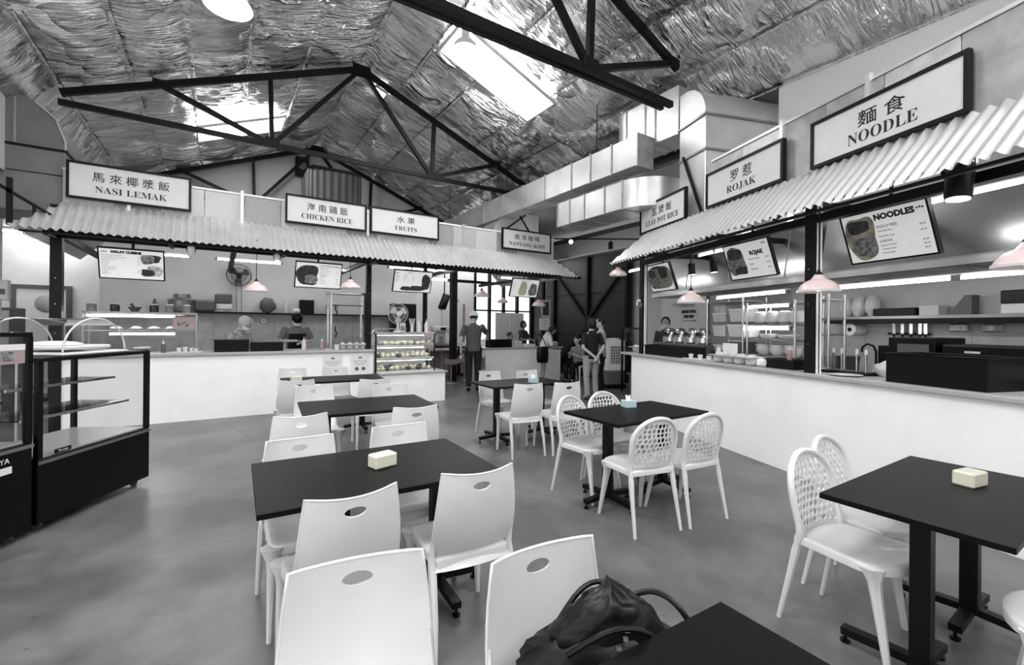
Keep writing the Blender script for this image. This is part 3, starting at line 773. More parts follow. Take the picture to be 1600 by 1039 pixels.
for x, y, rz, lab in [
 (3.16, 2.04, -.1, 'white perforated chair seen from behind, right of two before the blue-box table'),
 (2.78, 3.27, pi+.14, 'white perforated chair facing the camera, left behind the blue-box table'),
 (3.25, 3.3, pi-.1, 'white perforated chair mostly hidden behind the blue tissue box'),
 (2.66, 1.17, pi-.08, 'white perforated chair at the left end of the right-edge table'),
 (3.1, 1.26, pi-.02, 'white perforated chair partly hidden behind the right-edge table'),
 (2.62, -.08, .1, 'white perforated chair whose round seat shows at the bottom right corner')]:
    put(pc0, x, y, rz, lab)
# ================= TISSUE BOXES =================
ybox = mat('pale_yellow_plastic', col=(214, 213, 194), rough=.3, coat=.3)
cbox = mat('pale_blue_card', col=(176, 200, 203), rough=.5)
def tissue(x, y, rz, kind, label):
    t = thing('tissue_box', label, 'tissue box', (x, y, .75), rz, group='tissue boxes on the tables')
    w, d, h = (.065, .042, .07) if kind == 'y' else (.055, .05, .065)
    if kind == 'y':
        m = MB(); vs = []; f = []
        prof = [(1.0, .004), (1.03, .012), (.97, .05), (.9, .066), (.8, .07)]
        m2 = MB().box(-w, w, -d, d, 0, h, c=.007); m2.build('box', ybox, t, ang=.4)
        MB().lathe([(.028, 0), (.026, .002), (.02, .001)], 16, (0, 0, h), sx=1.1, sy=.55).build('slot', mat('slot_grey', 190, .6), t)
    else:
        MB().box(-w, w, -d, d, 0, h, c=.004).build('box', cbox, t, ang=.4)
        MB().lathe([(.03, 0), (.03, .001)], 16, (0, 0, h), sx=1.1, sy=.6).build('slot', paper, t)
        def fn(u, v):
            a = u*2*pi; r = .022*(1-v)+.02*v+.006*sin(3*a)*v; return (r*cos(a)*1.2, r*.35*sin(a)*(1-v*.5)+.012*v, h+.042*v+.008*sin(2*a+1)*v)
        MB().grid(fn, 16, 4).build('tissue', paper, t, ang=3)
tissue(.735, 2.37, .25, 'y', 'pale yellow tissue box on the second nearest table')
tissue(.86, 6.5, .1, 'y', 'pale yellow tissue box on the table nearest the left counter')
tissue(3.06, .6, -.2, 'y', 'pale yellow tissue box on the table at the right edge')
tissue(3.24, 2.93, -.2, 'b', 'pale blue tissue box among the perforated chairs')
tissue(3.53, 4.86, 0, 'b', 'pale blue tissue box on the table before the drinks counter')
# ================= HANDBAG =================
bagm = mat('black_leather', 7, .42, spec=.3, var=.3, scale=9, bump=.5, bscale=14)
hb = thing('handbag', 'large black soft leather handbag slumped on a white chair seat', 'bag', (.86, .84, .455), -.45); hb.scale = (1.05, 1.05, .93)
def crease(d):
    return 1+.12*noise.noise(Vector((d.x*2.2, d.y*2.2, d.z*3+3)))+.10*(1-abs(noise.noise(Vector((d.x*5, d.y*4, d.z*2.2))))*3)*.5-.06*max(0, sin(d.x*9+d.z*4))*(1-abs(d.z))**2
m = MB(); m.ball((0, 0, .15), .235, .12, .155, 44, 26, fn=crease); m.v = [(x, y, max(z, 0.0)) for x, y, z in m.v]
m.build('body', bagm, hb, ang=3)
def crease2(d): return 1+.14*noise.noise(Vector((d.x*3, d.y*2, d.z*4+9)))-.22*abs(noise.noise(Vector((d.x*4, d.y*5, d.z*2+2))))
m = MB(); m.ball((.0, 0.0, .27), .15, .07, .15, 36, 22, fn=lambda d: crease2(d)*(1-.35*max(0, d.z)*abs(d.x)**.5)); m.build('gathered_top', bagm, hb, ang=3)
m = MB(); m.ball((-.05, -.10, .10), .17, .045, .085, 30, 14, fn=crease2); m.build('front_pocket', bagm, hb, ang=3)
for s, yy in ((-1, -.06), (1, .05)):
    P = [(-.12+.24*k/14, yy+.04*s*sin(pi*k/14), .26+.09*sin(pi*k/14)) for k in range(15)]
    MB().tube(P, .0075, 8).build('handle', bagm, hb)
MB().tube(smooth_path([(.05, .07, .3), (.14, .06, .33), (.2, .02, .3), (.24, -.02, .2), (.22, -.06, .1), (.2, -.09, .03)]), .008, 8).tube(smooth_path([(-.2, -.02, .2), (-.24, -.05, .12), (-.23, -.08, .03)]), .012, 8).build('strap', bagm, hb)
m = MB()
for p in ((-.11, -.095, .235), (.1, -.085, .24), (-.19, -.1, .13), (.21, -.07, .2), (-.02, -.13, .15)):
    m.tube([(p[0]+.014*cos(a), p[1]-.004, p[2]+.017*sin(a)) for a in [2*pi*k/12 for k in range(12)]], .0028, 6, closed=True)
for k in range(9): m.box(-.004+.02*sin(k), .008+.02*sin(k), -.118+.006*k, -.112+.006*k, .17+k*.018, .18+k*.018)
m.build('buckle', chrome, hb)
MB().grid(lambda u, v: (-.1+.2*u, -.135-.01*sin(pi*u)+.01*v, .17-.05*v-.015*sin(pi*u)), 10, 3).build('flap', bagm, hb, ang=3)
# ================= DUCTS =================
def ring(m, x0, x1, y0, y1, z0, z1, ax, p, w=.02):   # flange collar around a box duct
    if ax == 'z': m.box(x0-w, x1+w, y0-w, y1+w, p-.014, p+.014)
    if ax == 'x': m.box(p-.014, p+.014, y0-w, y1+w, z0-w, z1+w)
    if ax == 'y': m.box(x0-w, x1+w, p-.014, p+.014, z0-w, z1+w)
# big riser with elbow, right row frame
d1 = thing('exhaust_duct', 'large rounded galvanised duct elbow rising behind the ROJAK sign', 'duct', (-5.29, .1, 0), row='R')
MB().box(-.58, 0, 0, 1.4, 3.05, 3.96, c=.006).build('riser', galv, d1, smooth=False)
MB().box(-.58, 0, 0, 1.4, 3.98, 4.44, c=.006).build('collar_section', galv, d1, smooth=False)
m = MB(); n = 12; R = .5
prof = [(0, 4.46)]+[(-R+R*cos(a), 4.46+R*sin(a)) for a in [pi/2*k/n for k in range(n+1)]]+[(-.58, 4.96), (-.58, 4.46)]
m.add([(x, y, z) for y in (0, 1.4) for x, z in prof], [tuple(range(len(prof))), tuple(range(len(prof), 2*len(prof)))[::-1]]+[(i, (i+1) % len(prof), len(prof)+(i+1) % len(prof), len(prof)+i)[::-1] for i in range(len(prof))])
m.build('elbow', galv, d1, ang=.5)
m = MB(); ring(m, -.58, 0, 0, 1.4, 0, 0, 'z', 4.45, .025); m.build('flange', dullst, d1, smooth=False)
m = MB(); ring(m, -.58, 0, 0, 1.4, 0, 0, 'z', 3.97, .025); m.build('flange', dullst, d1, smooth=False)
MB().bar((-.015, -.03, 3.06), (-.45, -.03, 4.0), .03, .03).build('brace', black, d1)
# flat curved duct sweeping towards the far end
def duct_run(name, label, X0, X1, Y0, Y1, z0, z1, sects, frame=None):
    t = thing(name, label, 'duct', (X0, Y0, z0), group='galvanised duct runs along the right side')
    n = len(sects)
    for i in range(n-1):
        a, b = sects[i]-Y0, sects[i+1]-Y0
        MB().box(0, X1-X0, a+.012, b-.012, 0, z1-z0, c=.006).build('duct_section', galv, t, smooth=False)
    for s in sects:
        m = MB(); ring(m, 0, X1-X0, 0, 0, 0, z1-z0, 'y', s-Y0, .015); m.build('flange', galvd, t, smooth=False)
    return t
d2 = thing('exhaust_duct', 'flat galvanised duct with a rounded end hanging before the big elbow', 'duct', (5.76, 4.28, 4.42))
hgt = .74
for a, b in ((0.0, .42), (.44, .62), (.64, 1.02)): MB().box(0, .5, a, b, 0, hgt, c=.005).build('duct_section', galv, d2, smooth=False)
m = MB(); n = 14; rr = .5
pl = [(rr, 1.04), (0, 1.04)]+[(rr-rr*cos(a)*1.0, 1.04+.42*sin(a)) for a in [pi/2*k/n for k in range(n+1)]]
m.prism(pl[::-1], 0, hgt); m.build('bend', galv, d2, ang=.4)
for y in (.43, .63, 1.03): 
    m = MB(); ring(m, 0, .5, 0, 0, 0, hgt, 'y', y, .014); m.build('flange', galvd, d2, smooth=False)
duct_run('exhaust_duct', 'upper straight galvanised duct running under the roof to the back', 5.4, 5.74, 4.75, 13.2, 4.02, 4.5, [4.75, 5.3, 5.8, 6.3, 7.1, 7.9, 8.7, 9.6, 10.5, 11.6, 13.2])
duct_run('exhaust_duct', 'lower straight galvanised duct below the upper one', 5.45, 6.1, 5.1, 6.75, 3.42, 3.87, [5.1, 5.5, 6.0, 6.4, 6.75])
d5 = thing('exhaust_duct', 'curved galvanised duct end joining the lower duct behind the CLAY POT RICE sign', 'duct', (5.45, 5.1, 3.42))
m = MB(); pl = [(.65, 0), (0, 0)]+[(.65-.65*cos(a), -.6*sin(a)) for a in [pi/2*k/12 for k in range(13)]]
m.prism(pl, 0, .45); m.build('bend', galv, d5, ang=.4)
MB().box(.3, .34, -.45, -.0, -.02, .47).build('flange', galvd, d5)
d6 = thing('exhaust_duct', 'rounded galvanised duct hood behind the NANYANG KOPI sign', 'duct', (5.35, 9.0, 3.6))
m = MB(); pr = [(0, 0), (0, .1)]+[(.9-.9*cos(a), .1+.55*sin(a)) for a in [pi/2*k/10 for k in range(11)]]+[(1.3, .65), (1.3, 0)]
m.add([(x, y, z) for y in (0, .6) for x, z in pr], [tuple(range(len(pr))), tuple(range(len(pr), 2*len(pr)))[::-1]]+[(i, (i+1) % len(pr), len(pr)+(i+1) % len(pr), len(pr)+i)[::-1] for i in range(len(pr))])
m.build('hood', galv, d6, ang=.4)
MB().bar((.05, -.01, 0), (.9, -.01, .62), .02, .03).bar((1.2, -.01, 0), (.7, -.01, .62), .02, .03).build('brace', black, d6)
# hangers
hg = thing('duct_hanger', 'thin threaded rods hanging the right ducts from the roof', 'hanger', (5.75, 5, 4.5))
m = MB()
for y in (.7, 3.6, 6.6): m.cyl((-.3, y, 0), (-.3, y, roofz(5.45)-4.5), .008, n=6).cyl((.3, y, 0), (.3, y, roofz(6.05)-4.5), .008, n=6)
m.build('rod', black, hg)
# left duct
d7 = thing('exhaust_duct', 'large dull metal duct elbow at the upper left corner', 'duct', (-1.8, 8.62, 3.0))
gd = mat('duct_dull', 120, .55, .4, var=.12, scale=3)
def leftshape(z0, z1, W=1.9, top=False):
    return None
MB().box(-1.9, 0, 0, .9, 0, .52, c=.006).build('riser', gd, d7, smooth=False)
MB().box(-1.9, 0, 0, .9, .53, .86, c=.006).build('riser', gd, d7, smooth=False)
m = MB(); pr = [(-1.9, .88), (-.0, .88)]+[(-.62+.62*cos(a), .95+.62*sin(a)) for a in [pi/2*k/12 for k in range(13)]]+[(-1.9, 1.57)]
m.add([(x, y, z) for y in (0, .9) for x, z in pr], [tuple(range(len(pr))), tuple(range(len(pr), 2*len(pr)))[::-1]]+[(i, (i+1) % len(pr), len(pr)+(i+1) % len(pr), len(pr)+i)[::-1] for i in range(len(pr))])
m.build('elbow', gd, d7, ang=.4)
MB().box(-1.92, .02, -.02, .92, .86, .885).build('flange', black, d7, smooth=False)
MB().box(-.5, -.48, -.006, 0, .9, 1.5).build('seam', galvd, d7)
m = MB(); m.tube([(.0, -.012, .88), (.0, -.012, 1.0), (-.1, -.012, 1.3), (-.3, -.012, 1.48)], .012, 6); m.build('edge_strip', galv, d7)
d8 = thing('cable_tray', 'sloping black cable tray on posts above the left end of the awning', 'tray', (-2.2, 8.2, 2.7))
MB().bar((-.9, 0, 1.05), (.35, 0, .2), .05, .04).build('tray', black, d8)
MB().bar((-.02, 0, 0.02), (-.02, 0, .62), .05, .05).build('upright', black, d8)
MB().bar((.2, 0, .1), (.2, 0, .32), .03, .03).build('upright', black, d8)
# ================= MENU BOARDS =================
scr = mat('menu_screen', 214, .45, emit=.35)
photo1 = mat('menu_photo', 135, .5, var=.85, scale=26)
photo2 = mat('menu_photo_dark', 60, .5, var=.9, scale=28)
olive = mat('menu_olive', col=(170, 172, 140), rough=.5, var=.3, scale=9)
TILT = radians(20)
def blob(w, h, x, z, seed, m_, parent, n=36, name='photo', lobes=.07, y=-.018):
    rnd = random.Random(seed); ph = [rnd.uniform(0, 6.28) for _ in range(4)]
    P = [(x, z)]
    for k in range(n):
        a = 2*pi*k/n; e = 1+lobes*sin(3*a+ph[0])+lobes*.6*sin(5*a+ph[1])
        c, s = cos(a), sin(a); q = (abs(c)**3.4+abs(s)**3.4)**(-1/3.4)
        P.append((x+w/2*c*q*e, z+h/2*s*q*e))
    m = MB(); m.add([(p[0], y, p[1]) for p in P], [(0, k+1, (k+1) % n+1) for k in range(n)])
    return m.build(name, m_, parent, smooth=False)
def board(row, x0, x1, z0, z1, y, label, fn, tilt=TILT):
    t = thing('menu_board', label, 'menu board', ((x0+x1)/2, y, (z0+z1)/2), row=row, group='hanging menu screens')
    t.rotation_euler = (t.rotation_euler[0], 0, t.rotation_euler[2])
    w = (x1-x0)/2; h = (z1-z0)/2/cos(tilt); b = .016
    T = Matrix.Rotation(tilt, 4, 'X')
    kids = []
    kids.append(MB().box(-w, w, -.014, .03, h-b, h).box(-w, w, -.014, .03, -h, -h+b).box(-w, -w+b, -.014, .03, -h+b, h-b).box(w-b, w, -.014, .03, -h+b, h-b).build('frame', blackp, t, smooth=False))
    kids.append(MB().box(-w+b, w-b, -.011, .028, -h+b, h-b).build('screen', scr, t, smooth=False))
    fn(t, w-b, h-b)
    for c in t.children: c.matrix_basis = T
    MB().cyl((0, .03, 0), (0, .06, 3.0-(z0+z1)/2 if row == 'L' else 2.9-(z0+z1)/2), .016, n=8).box(-.06, .06, .02, .06, -.06, .06).build('mount', black, t)
    return t
def lines(t, L):
    for s, sz, x, z, al in L: text(s, sz, Tm((x, -.013, z)), ink, t, align=al, bold=.004 if sz > .04 else 0, ext=.0004)
def logo(t, x, z, s=.02):
    m = MB()
    for dx in (-1, 0, 1): m.lathe([(s*.42, 0), (s*.4, .0004)], 10, (0, 0, 0), T=Tm((x+dx*s, -.0135, z-abs(dx)*s*.25), rx=pi/2))
    m.build('logo', ink, t)
def f_malay(t, w, h):
    lines(t, [('MALAY CUISINE', .046, -.06, h-.055, 'CENTER')]+[(s, .017, -w+.02, h-.095-i*.029, 'LEFT') for i, s in enumerate(['Nasi Lemak With Fried Chicken', 'Nasi Lemak With Fish & Sambal Prawn', 'Nasi Lemak With Egg', 'Mee Goreng', 'Mee Hoon', 'Lontong', 'ADDITIONAL SIDES', 'Chicken Drumstick', 'Fried Egg', 'Sambal Prawn'])]+[('5.00', .017, .055, h-.095-i*.029, 'LEFT') for i in (0, 1, 2, 3, 4, 7, 8)])
    logo(t, -w+.05, h-.04)
    blob(.15, .13, .17, .085, 1, photo1, t); blob(.2, .11, w-.13, .1, 2, photo2, t, y=-.0165); blob(.15, .1, .17, -.11, 3, photo2, t, y=-.019); blob(.17, .16, .25, -.08, 4, mat('menu_photo_light', 190, .5, var=.5, scale=14), t, y=-.0155)
board('L', -1.40, -.67, 2.125, 2.545, -.2, 'MALAY CUISINE menu screen hanging at the left end', f_malay)
def f_ck(t, w, h):
    lines(t, [('CHICKEN RICE', .04, .15, h-.055, 'CENTER'), ('ROAST RICE', .024, .02, h-.095, 'LEFT'), ('SIDE DISH', .024, .02, -.02, 'LEFT')]+[(s, .017, .02, z, 'LEFT') for s, z in (('Roasted Chicken Rice', .08), ('Steamed Chicken Rice', .045), ('Char Siew Rice', .012), ('Bean Sprout', -.06), ('Braised Egg', -.09), ('Chicken Gizzard', -.12), ('Soup of the Day', -.15))]+[('5.00', .017, w-.07, z, 'LEFT') for z in (.08, .045, -.06, -.09, -.12, -.15)])
    logo(t, w-.05, h-.045); blob(.33, .34, -.18, 0, 6, photo2, t); blob(.2, .15, -.12, -.07, 7, photo1, t, y=-.019)
board('L', 1.06, 1.81, 2.135, 2.565, -.2, 'CHICKEN RICE menu screen beside a pink lamp', f_ck)
def f_fr(t, w, h):
    lines(t, [('FRUITS', .034, -.08, h-.045, 'CENTER')]+[(s, .016, -w+.02+c*.17, h-.075-i*.026, 'LEFT') for c in range(3) for i, s in enumerate([['Papaya', 'Dragonfruit', 'Watermelon', 'Honeydew', 'Pineapple', 'Starfruit', 'Apple'], ['Mango', 'Orange', 'Guava', 'Lime', 'Kiwi', 'Pear'], ['4.50', '4.50', '5.00', '5.00', '5.50', '5.50']][c])])
    logo(t, -w+.05, h-.04); blob(.17, .3, w-.11, .0, 8, photo2, t, y=-.019); blob(.26, .1, .08, -.13, 9, photo2, t); blob(.2, .08, -.13, -.14, 10, photo2, t)
board('L', 2.745, 3.515, 2.145, 2.555, -.2, 'FRUITS menu screen over the fruit case', f_fr)
def f_kp(t, w, h):
    lines(t, [('NANYANG KOPI', .034, 0, h-.045, 'CENTER')]+[(s, .017, -w+.03, h-.085-i*.03, 'LEFT') for i, s in enumerate(['Kopi', 'Kopi O', 'Kopi C', 'Teh', 'Teh O', 'Milo', 'Toast'])]+[('1.80', .017, .05, h-.085-i*.03, 'LEFT') for i in range(5)])
    blob(.2, .32, -.05, -.02, 11, mat('menu_green', col=(196, 205, 165), rough=.5, var=.1), t, y=-.0125); blob(.22, .28, .22, -.03, 12, photo1, t)
board('L', 5.39, 6.14, 2.165, 2.57, -.2, 'pale menu screen hanging at the drinks stall', f_kp)
def f_cp(t, w, h):
    lines(t, [('CLAYPOT', .045, -.05, h-.06, 'CENTER'), ('Claypot Chicken Rice', .018, .08, -.03, 'LEFT'), ('Claypot Salted Fish', .018, .08, -.07, 'LEFT')])
    blob(.66, .38, 0, 0, 13, mat('menu_olive_bg', col=(160, 162, 150), rough=.5), t, y=-.0122, lobes=.0); blob(.22, .2, .12, .08, 14, photo2, t); blob(.3, .2, -.17, -.08, 15, photo1, t); blob(.2, .14, -.2, .08, 16, photo2, t)
board('R', -7.0, -6.3, 2.12, 2.57, .3, 'small CLAYPOT menu screen, farthest of the right row', f_cp)
def f_rj(t, w, h):
    lines(t, [('ROJAK', .07, .15, .06, 'CENTER'), ('Signature Rojak', .028, .0, .0, 'LEFT'), ('Rojak', .028, .0, -.065, 'LEFT'), ('Vegetarian', .028, .0, -.13, 'LEFT'), ('$6.00', .024, w-.09, .0, 'LEFT'), ('$4.00', .024, w-.09, -.065, 'LEFT'), ('$5.00', .024, w-.09, -.13, 'LEFT')])
    logo(t, w-.07, h-.04); blob(.3, .36, -.2, -.0, 17, photo1, t); blob(.25, .14, -.2, .1, 18, photo2, t, y=-.019); blob(.2, .1, -.15, -.12, 19, photo2, t, y=-.019)
board('R', -5.08, -4.33, 2.14, 2.59, .3, 'ROJAK menu screen between the claypot and noodle screens', f_rj)
def f_nd(t, w, h):
    lines(t, [('NOODLES', .072, .1, h-.085, 'CENTER'), ('KOLO MEE', .036, -.06, .065, 'LEFT'), ('Kolo Mee Dry', .021, -.06, .03, 'LEFT'), ('Kolo Mee Soup', .021, -.06, -.02, 'LEFT'), ('LAKSA', .036, -.06, -.07, 'LEFT'), ('Signature Laksa', .021, -.06, -.105, 'LEFT'), ('Chicken Laksa', .021, -.06, -.14, 'LEFT'), ('Prawn Laksa', .021, -.06, -.175, 'LEFT')]+[(s, .02, w-.08, z, 'LEFT') for s, z in (('$5.00', .03), ('$5.00', -.02), ('$6.00', -.105), ('$6.00', -.14), ('$6.50', -.175))])
    logo(t, w-.05, h-.05); blob(.27, .4, -.21, -.0, 20, mat('menu_noodle', 150, .5, col=(160, 155, 140), var=.5, scale=14), t); blob(.2, .12, -.22, .11, 21, photo2, t, y=-.019); blob(.2, .18, -.2, -.08, 22, photo1, t, y=-.0185)
board('R', -3.45, -2.7, 2.14, 2.60, .3, 'large NOODLES menu screen over the noodle counter', f_nd)
# ================= PENDANT LAMPS =================
def pendant(x, y, z, top, label, r=.165):
    t = thing('pendant_lamp', label, 'lamp', (x, y, z), group='pink enamel pendant lamps')
    k = r/.165
    MB().lathe([(a*k, b*k) for a, b in ((.165, 0), (.168, .006), (.162, .02), (.145, .055), (.115, .085), (.075, .105), (.045, .115), (.04, .13), (.038, .15))], 28, cap=False).lathe([(a*k, b*k) for a, b in ((.038, .145), (.072, .1), (.11, .08), (.14, .05), (.158, .016), (.163, .002))], 28, cap=False).build('shade', pink, t, ang=1)
    MB().lathe([(.169*k, -.006), (.17*k, .012), (.163*k, .012), (.162*k, -.006)], 28, cap=False).build('rim', white, t)
    MB().lathe([(.035*k, .15*k), (.03*k, .165*k), (.014, .18*k), (.01, .2*k)], 14).build('cap', blackp, t)
    MB().ball((0, 0, .045*k), .045*k, n=14, m=8).build('bulb', lampin, t)
    MB().cyl((0, 0, .19*k), (0, 0, top-z), .005, n=6).build('cord', black, t)
    return t
pendant(.49, 8.12, 2.02, 2.83, 'pink pendant lamp in front of the black wall fan')
pendant(1.93, 8.15, 2.15, 2.86, 'pink pendant lamp right of the CHICKEN RICE screen')
pendant(5.02, 8.95, 2.18, 2.77, 'pink pendant lamp above the man in the cap')
pendant(7.3, 11.7, 2.23, 2.77, 'pink pendant lamp deeper inside the drinks stall')
pendant(6.65, 8.95, 2.02, 2.77, 'pink pendant lamp beside the dark steel wall')
pendant(5.75, 11.9, 2.2, 3.62, 'small pink pendant lamp before the white rear wall')
rl = RW(-6.85, -.38); pendant(rl[0], rl[1], 2.38, 2.6, 'pink pendant lamp under the far tip of the right awning', .14)
rl = RW(-5.03, -.3); pendant(rl[0], rl[1], 1.83, 2.65, 'pink pendant lamp in front of the clay pot counter')
rl = RW(-3.22, -.3); pendant(rl[0], rl[1], 1.84, 2.65, 'pink pendant lamp beside the post of the noodle stall')
rl = RW(-1.87, -.22); pendant(rl[0], rl[1], 1.9, 2.65, 'pink pendant lamp cut by the right edge')
# ================= TUBE LIGHTS & SPOTS =================
def tube_light(row, p, q, label, grp='fluorescent tube lights', r=.014):
    c = tuple((a+b)/2 for a, b in zip(p, q)); t = thing('tube_light', label, 'light', c, row=row, group=grp)
    P = Vector(p)-Vector(c); Q = Vector(q)-Vector(c)
    MB().cyl(P, Q, r, n=10).build('tube', tubem, t)
    e = (Q-P).normalized()*.03
    MB().bar(P-e*.6+Vector((0, .02, .028)), Q+e*.6+Vector((0, .02, .028)), .045, .03).build('batten', whitep, t)
    MB().box(P.x-.02, P.x+.02, P.y-.02, P.y+.03, P.z-.02, P.z+.03).build('socket', dullst, t)
    MB().box(Q.x-.02, Q.x+.02, Q.y-.02, Q.y+.03, Q.z-.02, Q.z+.03).build('socket', dullst, t)
    return t
tube_light('R', (-6.4, 1.2, 2.0), (-5.0, 1.2, 2.01), 'long tube light over the rojak racks')
tube_light('R', (-4.4, 1.2, 2.0), (-3.1, 1.2, 2.0), 'long tube light left over the noodle kitchen')
tube_light('R', (-3.06, 1.2, 2.0), (-1.6, 1.2, 2.0), 'long tube light running off the right edge')
tube_light('R', (-5.3, .85, 1.80), (-4.6, .85, 1.80), 'short tube light at the top of the plate case')
tube_light('R', (-5.3, .85, 1.5), (-4.6, .85, 1.5), 'short tube light under the bowls in the plate case')
tube_light('L', (3.0, .9, 2.73), (4.3, .9, 2.76), 'tube light above the FRUITS screen')
tube_light('L', (4.5, .9, 2.78), (5.4, .9, 2.82), 'tube light above the man in the cap')
tube_light('L', (3.9, 1.4, 2.6), (4.6, 1.4, 2.6), 'tube light deeper behind the fruit stall')
tube_light('L', (5.6, .6, 2.66), (6.4, .6, 2.66), 'tube light behind the pale drinks screen')
def spot(row, x, y, z, label, rx=.5, s=1.0, top=.12, m_=None):
    t = thing('spotlight', label, 'light', (x, y, z), row=row)
    T = Tm((0, 0, 0), rx=rx, s=s)
    MB().lathe([(.05, -.08), (.052, -.07), (.052, .08), (.035, .1)], 18, T=T, cap=True).build('housing', m_ or black, t)
    MB().lathe([(.044, -.082), (.044, -.083)], 18, T=T).build('lens', glow if m_ is None else tubem, t)
    MB().tube([(-.058*s, 0, 0), (-.06*s, 0, .1*s), (0, 0, top), (.06*s, 0, .1*s), (.058*s, 0, 0)], .006, 6).cyl((0, 0, top), (0, 0, top+.12), .012).build('bracket', black, t)
    return t
spot('R', -2.3, -.1, 2.56, 'black cylinder spotlight under the awning by the NOODLES screen', rx=-.1, s=1.5, top=.1)
spot('R', -5.6, .5, 2.4, 'black spotlight between the claypot and rojak screens', rx=.1, top=.2)
spot('R', -6.1, .5, 2.42, 'black spotlight beside the CLAYPOT screen', rx=.1, top=.2)
spot('L', -.35, -.35, 2.56, 'white angled spotlight under the awning near the NASI LEMAK sign', rx=.6, s=.9, m_=white)
spot('L', .78, -.35, 2.56, 'white angled spotlight under the awning right of the wall fan', rx=-.6, s=.9, m_=white)
spot('L', .25, -.3, 2.66, 'small black spotlight under the left awning', s=.6)
tr = thing('track_light', 'black light track with glowing bulbs beneath the right ducts', 'light', (7.2, 9.2, 3.75))
MB().bar((-.9, .4, .0), (2.0, -1.6, .0), .03, .03).build('track', black, tr)
for k, (x, y, z) in enumerate(((-.45, .1, .12), (-.45, .1, -.18), (.3, -.45, -.08))): MB().ball((x, y, z), .05, n=12, m=8).build('bulb', glow, tr)
MB().lathe([(.06, 0), (.06, .16), (.02, .2)], 12, (1.15, -1.0, -.25)).build('spot_head', black, tr); MB().lathe([(.06, 0), (.06, .16), (.02, .2)], 12, (1.9, -1.5, -.3)).build('spot_head', black, tr)
# ================= BAKERY CASES =================
CO = (-.54, 5.4); CR = radians(60)
def caseloc(x, y, z=0):
    return (CO[0]+x*cos(CR)-y*sin(CR), CO[1]+x*sin(CR)+y*cos(CR), z)
def display_case(x0, x1, zb, zt, label):
    t = thing('display_case', label, 'display case', caseloc(x1, 0), CR, group='glass bakery cases')
    w = x1-x0; D = .68
    MB().box(-w, 0, .0, D, .06, zb, c=.004).build('base', blackp, t, smooth=False)
    MB().box(-w-.005, .005, -.008, .0, zb-.035, zb-.01).build('trim_strip', chrome, t)
    b = .035
    f = MB()
    for x in (-w+b/2, -b/2):
        for y in (b/2, D-b/2): f.box(x-b/2, x+b/2, y-b/2, y+b/2, zb, zt-.03)
    f.build('frame', blackp, t, smooth=False)
    MB().box(-w, 0, 0, D, zt-.03, zt, c=.003).build('top', blackp, t, smooth=False)
    MB().box(-w+b, -b, .012, .018, zb, zt-.03).build('front_pane', glass, t, smooth=False)
    MB().box(-.02, -.014, b, D-b, zb, zt-.03).build('side_pane', glass, t, smooth=False)
    MB().box(-w+.014, -w+.02, b, D-b, zb, zt-.03).build('side_pane', glass, t, smooth=False)
    MB().box(-w/2-.01, -w/2+.01, D-.03, D-.01, zb, zt-.03).box(-w*.75-.006, -w*.75+.006, D-.03, D-.01, zb, zt-.03).build('door_stile', galv, t)
    MB().box(-w+b, -b, .03, D-.03, zb, zb+.012).build('floor_plate', mat('case_plate', 215, .3), t, smooth=False)
    for k in range(2):
        z = zb+(zt-zb)*(.36+.3*k); y0 = .16+.1*k
        MB().box(-w+.03, -.05-.03*k, y0, D-.05, z, z+.008).build('glass_shelf', acryl, t, smooth=False)
        MB().box(-w+.03, -.05-.03*k, y0-.012, y0, z-.006, z+.014).build('shelf_edge', chrome, t, smooth=False)
    for x, y in ((-w+.08, .08), (-.08, .08), (-w+.08, D-.08), (-.08, D-.08)):
        MB().lathe([(.03, -.012), (.03, .012)], 14, T=Tm((x, y, .03), ry=pi/2)).box(x-.012, x+.012, y-.02, y+.02, .03, .062).build('caster', greyd, t)
    return t
ca = display_case(-1.05, 0, .52, 1.245, 'empty glass bakery case with a black base, right one of two at the left edge')
MB().box(-.93, -.8, -.004, .0, .535, .565).build('name_plate', blackp, ca); text('Fri-cake', .024, Tm((-.865, -.006, .542)), paper, ca, ext=.0005)
cb = display_case(-2.3, -1.09, .66, 1.43, 'taller glass bakery case cut by the left edge')
MB().box(-.4, -.07, -.014, .012, 1.22, 1.35).build('poster', mat('muted_red_card', 150, .6, col=(168, 148, 148)), cb); MB().box(-.4, -.07, -.016, -.014, 1.31, 1.35).build('poster_band', paper, cb)
MB().box(-.32, -.14, -.016, -.014, 1.24, 1.30).build('poster_photo', photo1, cb)
text('BERJAYA', .05, Tm((-.25, -.004, .56)), paper, cb, align='CENTER', ext=.0008)
MB().box(-.45, -.14, -.006, 0, .49, .535).build('label_strip', paper, cb)
for k in range(3):
    MB().box(-.75+k*.05, -.25, .2, .5, .93-k*.11, .95-k*.11, c=.006).build('tray', [dullst, blackp, blackp][k], cb)
t = thing('cake_dome', 'clear half-round acrylic cover over trays on the bakery case', 'food cover', caseloc(-.55, .33, 1.245), CR)
N = 18
MB().grid(lambda u, v: (-.29*cos(pi*u), -.3+.6*v, .03+.26*sin(pi*u)), N, 2).build('cover', acryl, t, ang=3)
for y in (-.3, .3):
    MB().add([(-.29*cos(pi*k/N), y, .03+.26*sin(pi*k/N)) for k in range(N+1)], [tuple(range(N+1))]).build('end_pane', acryl, t, smooth=False)
    MB().tube([(-.29*cos(pi*k/N), y, .03+.26*sin(pi*k/N)) for k in range(N+1)], .007, 6).build('edge', white, t)
MB().box(-.31, .31, -.32, .32, 0, .022, c=.008).build('base_tray', white, t, smooth=False)
MB().box(-.2, .22, -.25, .25, .04, .07, c=.012).ball((-.02, 0, .075), .14, .2, .03, 16, 8).build('cake_paper', paper, t)
